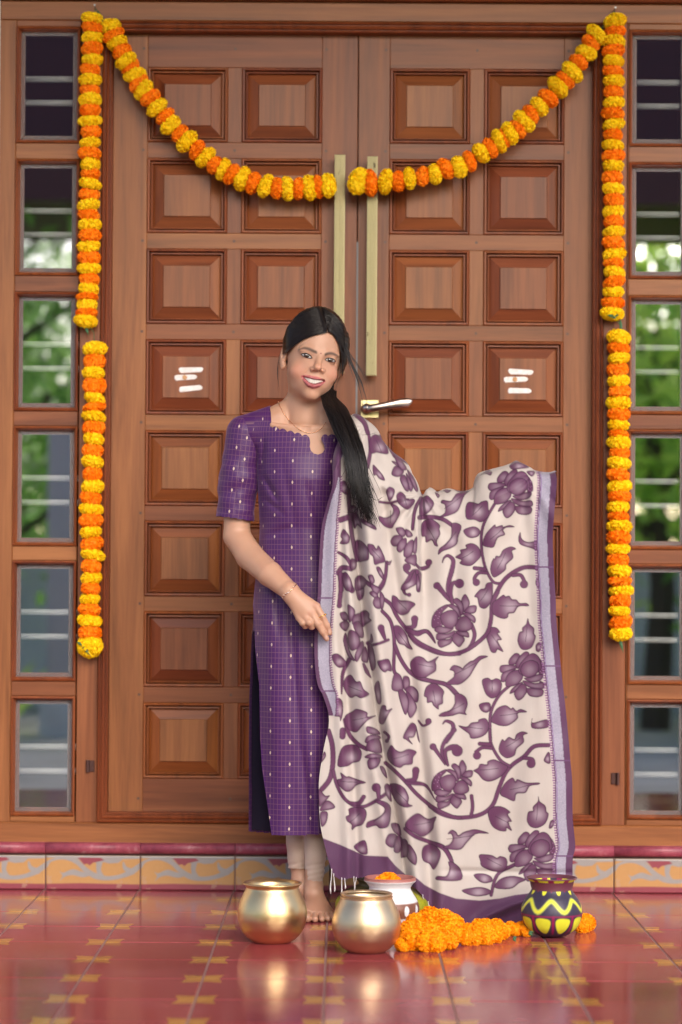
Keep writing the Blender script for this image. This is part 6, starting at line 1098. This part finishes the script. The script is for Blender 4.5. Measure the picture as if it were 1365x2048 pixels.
def strands(lst, name, parent=hair):
    m = MB()
    for pts, r in lst: m.tube(pts, r, 4)
    o = m.build(name, M_HAIR, parent, True); add_color(o.data, np.tile(BLK, (len(o.data.vertices), 1))); o['kind'] = 'stuff'; return o
L_ = []
for k_ in range(300):
    side = -1 if rg.random() < .68 else 1; q_ = rg.random()
    a = np.array([656+q_*4*side*.2-q_*16, 664-q_*52])
    if side < 0: e = np.array([568+rg.normal(0, 3)+q_*2, 702-q_*42+rg.normal(0, 2)]); c_q = (a+e)/2+np.array([-10*q_, -12-8*q_])
    else: e = np.array([690-q_*2+rg.normal(0, 1.5), 706-q_*50+rg.normal(0, 3)]); c_q = (a+e)/2+np.array([8, -10])
    pts = []
    for u in np.linspace(.02, 1, 15):
        p = a*(1-u)**2+2*c_q*u*(1-u)+e*u*u; h_ = hit(p[0], p[1], hbvh, .0008+.0006*rg.random())
        if h_ is None: break
        if pts and (h_-pts[-1]).length > .03: break
        pts.append(h_)
    if len(pts) > 5: L_.append((pts, [.0004]+[.0007]*(len(pts)-2)+[.0003]))
strands(L_, 'combed_strands')
def dep(px, py): return float(dupatta_depth(np.array(px, float), np.array(py, float), np.array(80.)))
GC = catmull([(652, 776, -.60), (660, 798, -.630), (678, 830, -.672), (694, 870, -.705), (709, 910, -.728), (718, 960, -.742), (728, 1005, -.746), (737, 1046, -.742)], 6); GW = np.interp(np.linspace(0, 1, len(GC)), [0, .12, .25, .42, .58, .72, .87, 1], [20, 14, 25, 25, 21, 18, 12, 6])
core = []
for j, (p, w) in enumerate(zip(GC, GW)):
    for k_ in range(18): a = 2*math.pi*k_/18; c3 = W(p[0], p[1], p[2]); core.append((c3.x+math.cos(a)*w*.86/780*np.interp(j/(len(GC)-1), [0, .6, .85, 1], [1, .9, .45, .05]), c3.y+.010+math.sin(a)*w*.45/780, c3.z+math.cos(a)*w*.3/780))
o = mesh_obj('ponytail', core, [[i*18+k_, i*18+(k_+1) % 18, (i+1)*18+(k_+1) % 18, (i+1)*18+k_] for i in range(len(GC)-1) for k_ in range(18)], M_HAIR, hair, True); add_color(o.data, np.tile(BLK, (len(o.data.vertices), 1))); tail = o
L_ = []
for k_ in range(420):
    a = rg.uniform(0, 6.28); r0 = math.sqrt(rg.random()); ph = rg.uniform(0, 6.28); cut = rg.uniform(.74, 1.0); flick = rg.normal(0, 1.2); pts = []; n_ = 26
    for u in np.linspace(0, cut, n_):
        i = u*(len(GC)-1); c4 = [np.interp(i, range(len(GC)), GC[:, d]) for d in range(3)]; w = np.interp(i, range(len(GC)), GW); tip = sstep(.78, 1.0, u/cut)
        ox = math.cos(a)*r0*w*1.05+(1.4+2.2*u)*math.sin(u*8+ph*.5+k_ % 5)+tip*flick*9; oy = math.sin(a)*r0*w*.5; pts.append(W(c4[0]+ox, c4[1]+.25*ox+tip*abs(flick)*3, c4[2]+oy/780-.002))
    L_.append((pts, [.0008]*(n_-4)+[.0007, .0006, .0004, .0002]))
strands(L_, 'ponytail_strands')
L_ = []
def wisp(P, n, spread, r=.0005):
    for k_ in range(n):
        s0 = rg.normal(0, 1); cp = catmull(P, 5)[:max(6, int((5*len(P)-4)*rg.uniform(.62, 1.0)))]; L_.append(([W(a+s0*spread*(.3+i/len(P))+.5*math.sin(i*.7+s0*3), b_, c) for i, (a, b_, c) in enumerate(cp)], list(r*(1-.75*np.linspace(0, 1, len(cp))**2))))
wisp([(688, 680, -.62), (694, 706, -.63), (706, 738, -.64), (718, 768, -.64), (725, 796, -.64), (727, 822, -.64)], 16, 1.6, .0009); wisp([(690, 690, -.62), (706, 715, -.62), (728, 745, -.62), (741, 772, -.62), (737, 795, -.62)], 4, 1.2, .0007)
wisp([(690, 690, -.62), (704, 725, -.63), (716, 750, -.63)], 8, 3.0, .0004); wisp([(682, 725, -.63), (680, 750, -.63), (674, 775, -.63), (667, 792, -.63)], 4, .8, .0004)
wisp([(562, 704, -.575), (557, 730, -.57), (556.5, 760, -.57), (561, 790, -.57)], 12, .55, .0005); wisp([(725, 870, -.73), (745, 868, -.73), (757, 862, -.73)], 5, 1.0, .0004); wisp([(735, 985, -.745), (748, 1000, -.745), (758, 996, -.745), (764, 990, -.745)], 7, 1.5, .0004); wisp([(722, 1010, -.745), (705, 1024, -.745), (690, 1023, -.745)], 5, 1.5, .0004); wisp([(735, 1015, -.745), (728, 1032, -.745), (740, 1038, -.745), (755, 1030, -.745)], 6, 2, .0004)
strands(L_, 'loose_wisps')
# ------------------------------------------------------------------ jewellery
M_GOLD = simple('rose_gold', (.80, .46, .28), .25, 1); M_STONE = simple('clear_stone', (.85, .80, .78), .08)
def on(px, py, off, tree=None): h_ = hit(px, py, tree, off); return h_ if h_ is not None else W(px, py, -.66)
chain_px = catmull([(557, 803), (562, 816), (573, 834), (589, 851), (603, 861), (618, 866), (632, 864), (645, 855), (652, 845)], 12)
m = MB(); pts = [on(a, b_, .0012) for a, b_ in chain_px]; m.tube(pts, .0008, 6)
for p in pts[::2]: m.tube([p+Vector((0, 0, .0009)), p-Vector((0, 0, .0009))], .0012, 6)
o = m.build('necklace', M_GOLD, person, True); o.location = -Vector(person.location)
m = MB(); bl = catmull([(563, 1195), (570, 1190), (577, 1185), (585, 1178), (592, 1170), (596, 1165)], 6); pts = [on(a, b_, .0012) for a, b_ in bl]; m.tube([pts[0]+Vector((-.002, .02, .002))]+pts+[pts[-1]+Vector((.003, .02, .002))], .0011, 6)
br_ = m.build('bracelet', M_GOLD, person, True); br_.location = -Vector(person.location)
for i, p in enumerate(pts[2:-8:2]):
    s_z = .0034 if i == 5 else .0018; off = Vector((0, 0, .0022 if i % 2 and i != 5 else -.0012 if i != 5 else 0)); c3 = p+off; MB().lathe([(0, -s_z*.6), (s_z, 0), (0, s_z*.6)], n=8).build('stone', M_STONE, br_); 
    st = [q_ for q_ in br_.children if q_.name.startswith('stone') and q_.location.length == 0][0]; st.location = c3
ra, rb = w3(643, 1233, HY-.005), w3(647.5, 1229.5, HY-.005); ax = Vector(w3(654, 1251, HY)-w3(637, 1220, HY)).normalized(); cR = Vector(w3(644.6, 1232.2, HY-.006)); m = MB(); e1 = ax.orthogonal().normalized(); e2 = ax.cross(e1)
m.tube([cR+(e1*math.cos(q_)+e2*math.sin(q_))*.0097 for q_ in np.linspace(0, 6.283, 25)], .0011, 6, False); m.tube([cR+Vector((.0085, -.006, .004)), cR+Vector((.0098, -.0075, .005))], .0024, 8)
o = m.build('ring', simple('yellow_gold', (.85, .52, .12), .2, 1), person, True); o.location = -Vector(person.location)
# ------------------------------------------------------------------ dupatta mesh and its tassels
dup = pp('dupatta', VV.reshape(-1, 3), grid_faces(NU, NVV+nb-1), M_DUP); add_color(dup.data, colb.reshape(-1, 3)); dup['label'] = 'cream dupatta printed with plum lotus vines, lilac and silver borders'
M_TAS = simple('tassel_thread', (.56, .52, .52), .8)
for px, py, L, sw in ((664, 1742, 46, -4), (668, 1750, 34, 3), (684, 1758, 30, 0), (690, 1758, 20, 2), (708, 1755, 26, 3), (713, 1756, 20, -4), (846, 1790, 16, 3), (857, 1804, 14, 3), (935, 1848, 10, 3), (985, 1848, 8, 2), (1024, 1846, 9, 3)):
    Y = dep(px, py)-.002; P = [W(px+sw*math.sin(q_*2.6)*q_, min(py+L*q_, 1852), Y-.004*q_) for q_ in np.linspace(-.1, 1, 8)]; MB().tube(P, [.0011, .0011, .0010, .0012, .0015, .0019, .0021, .0012], 6).build('tassel', M_TAS, dup, True)
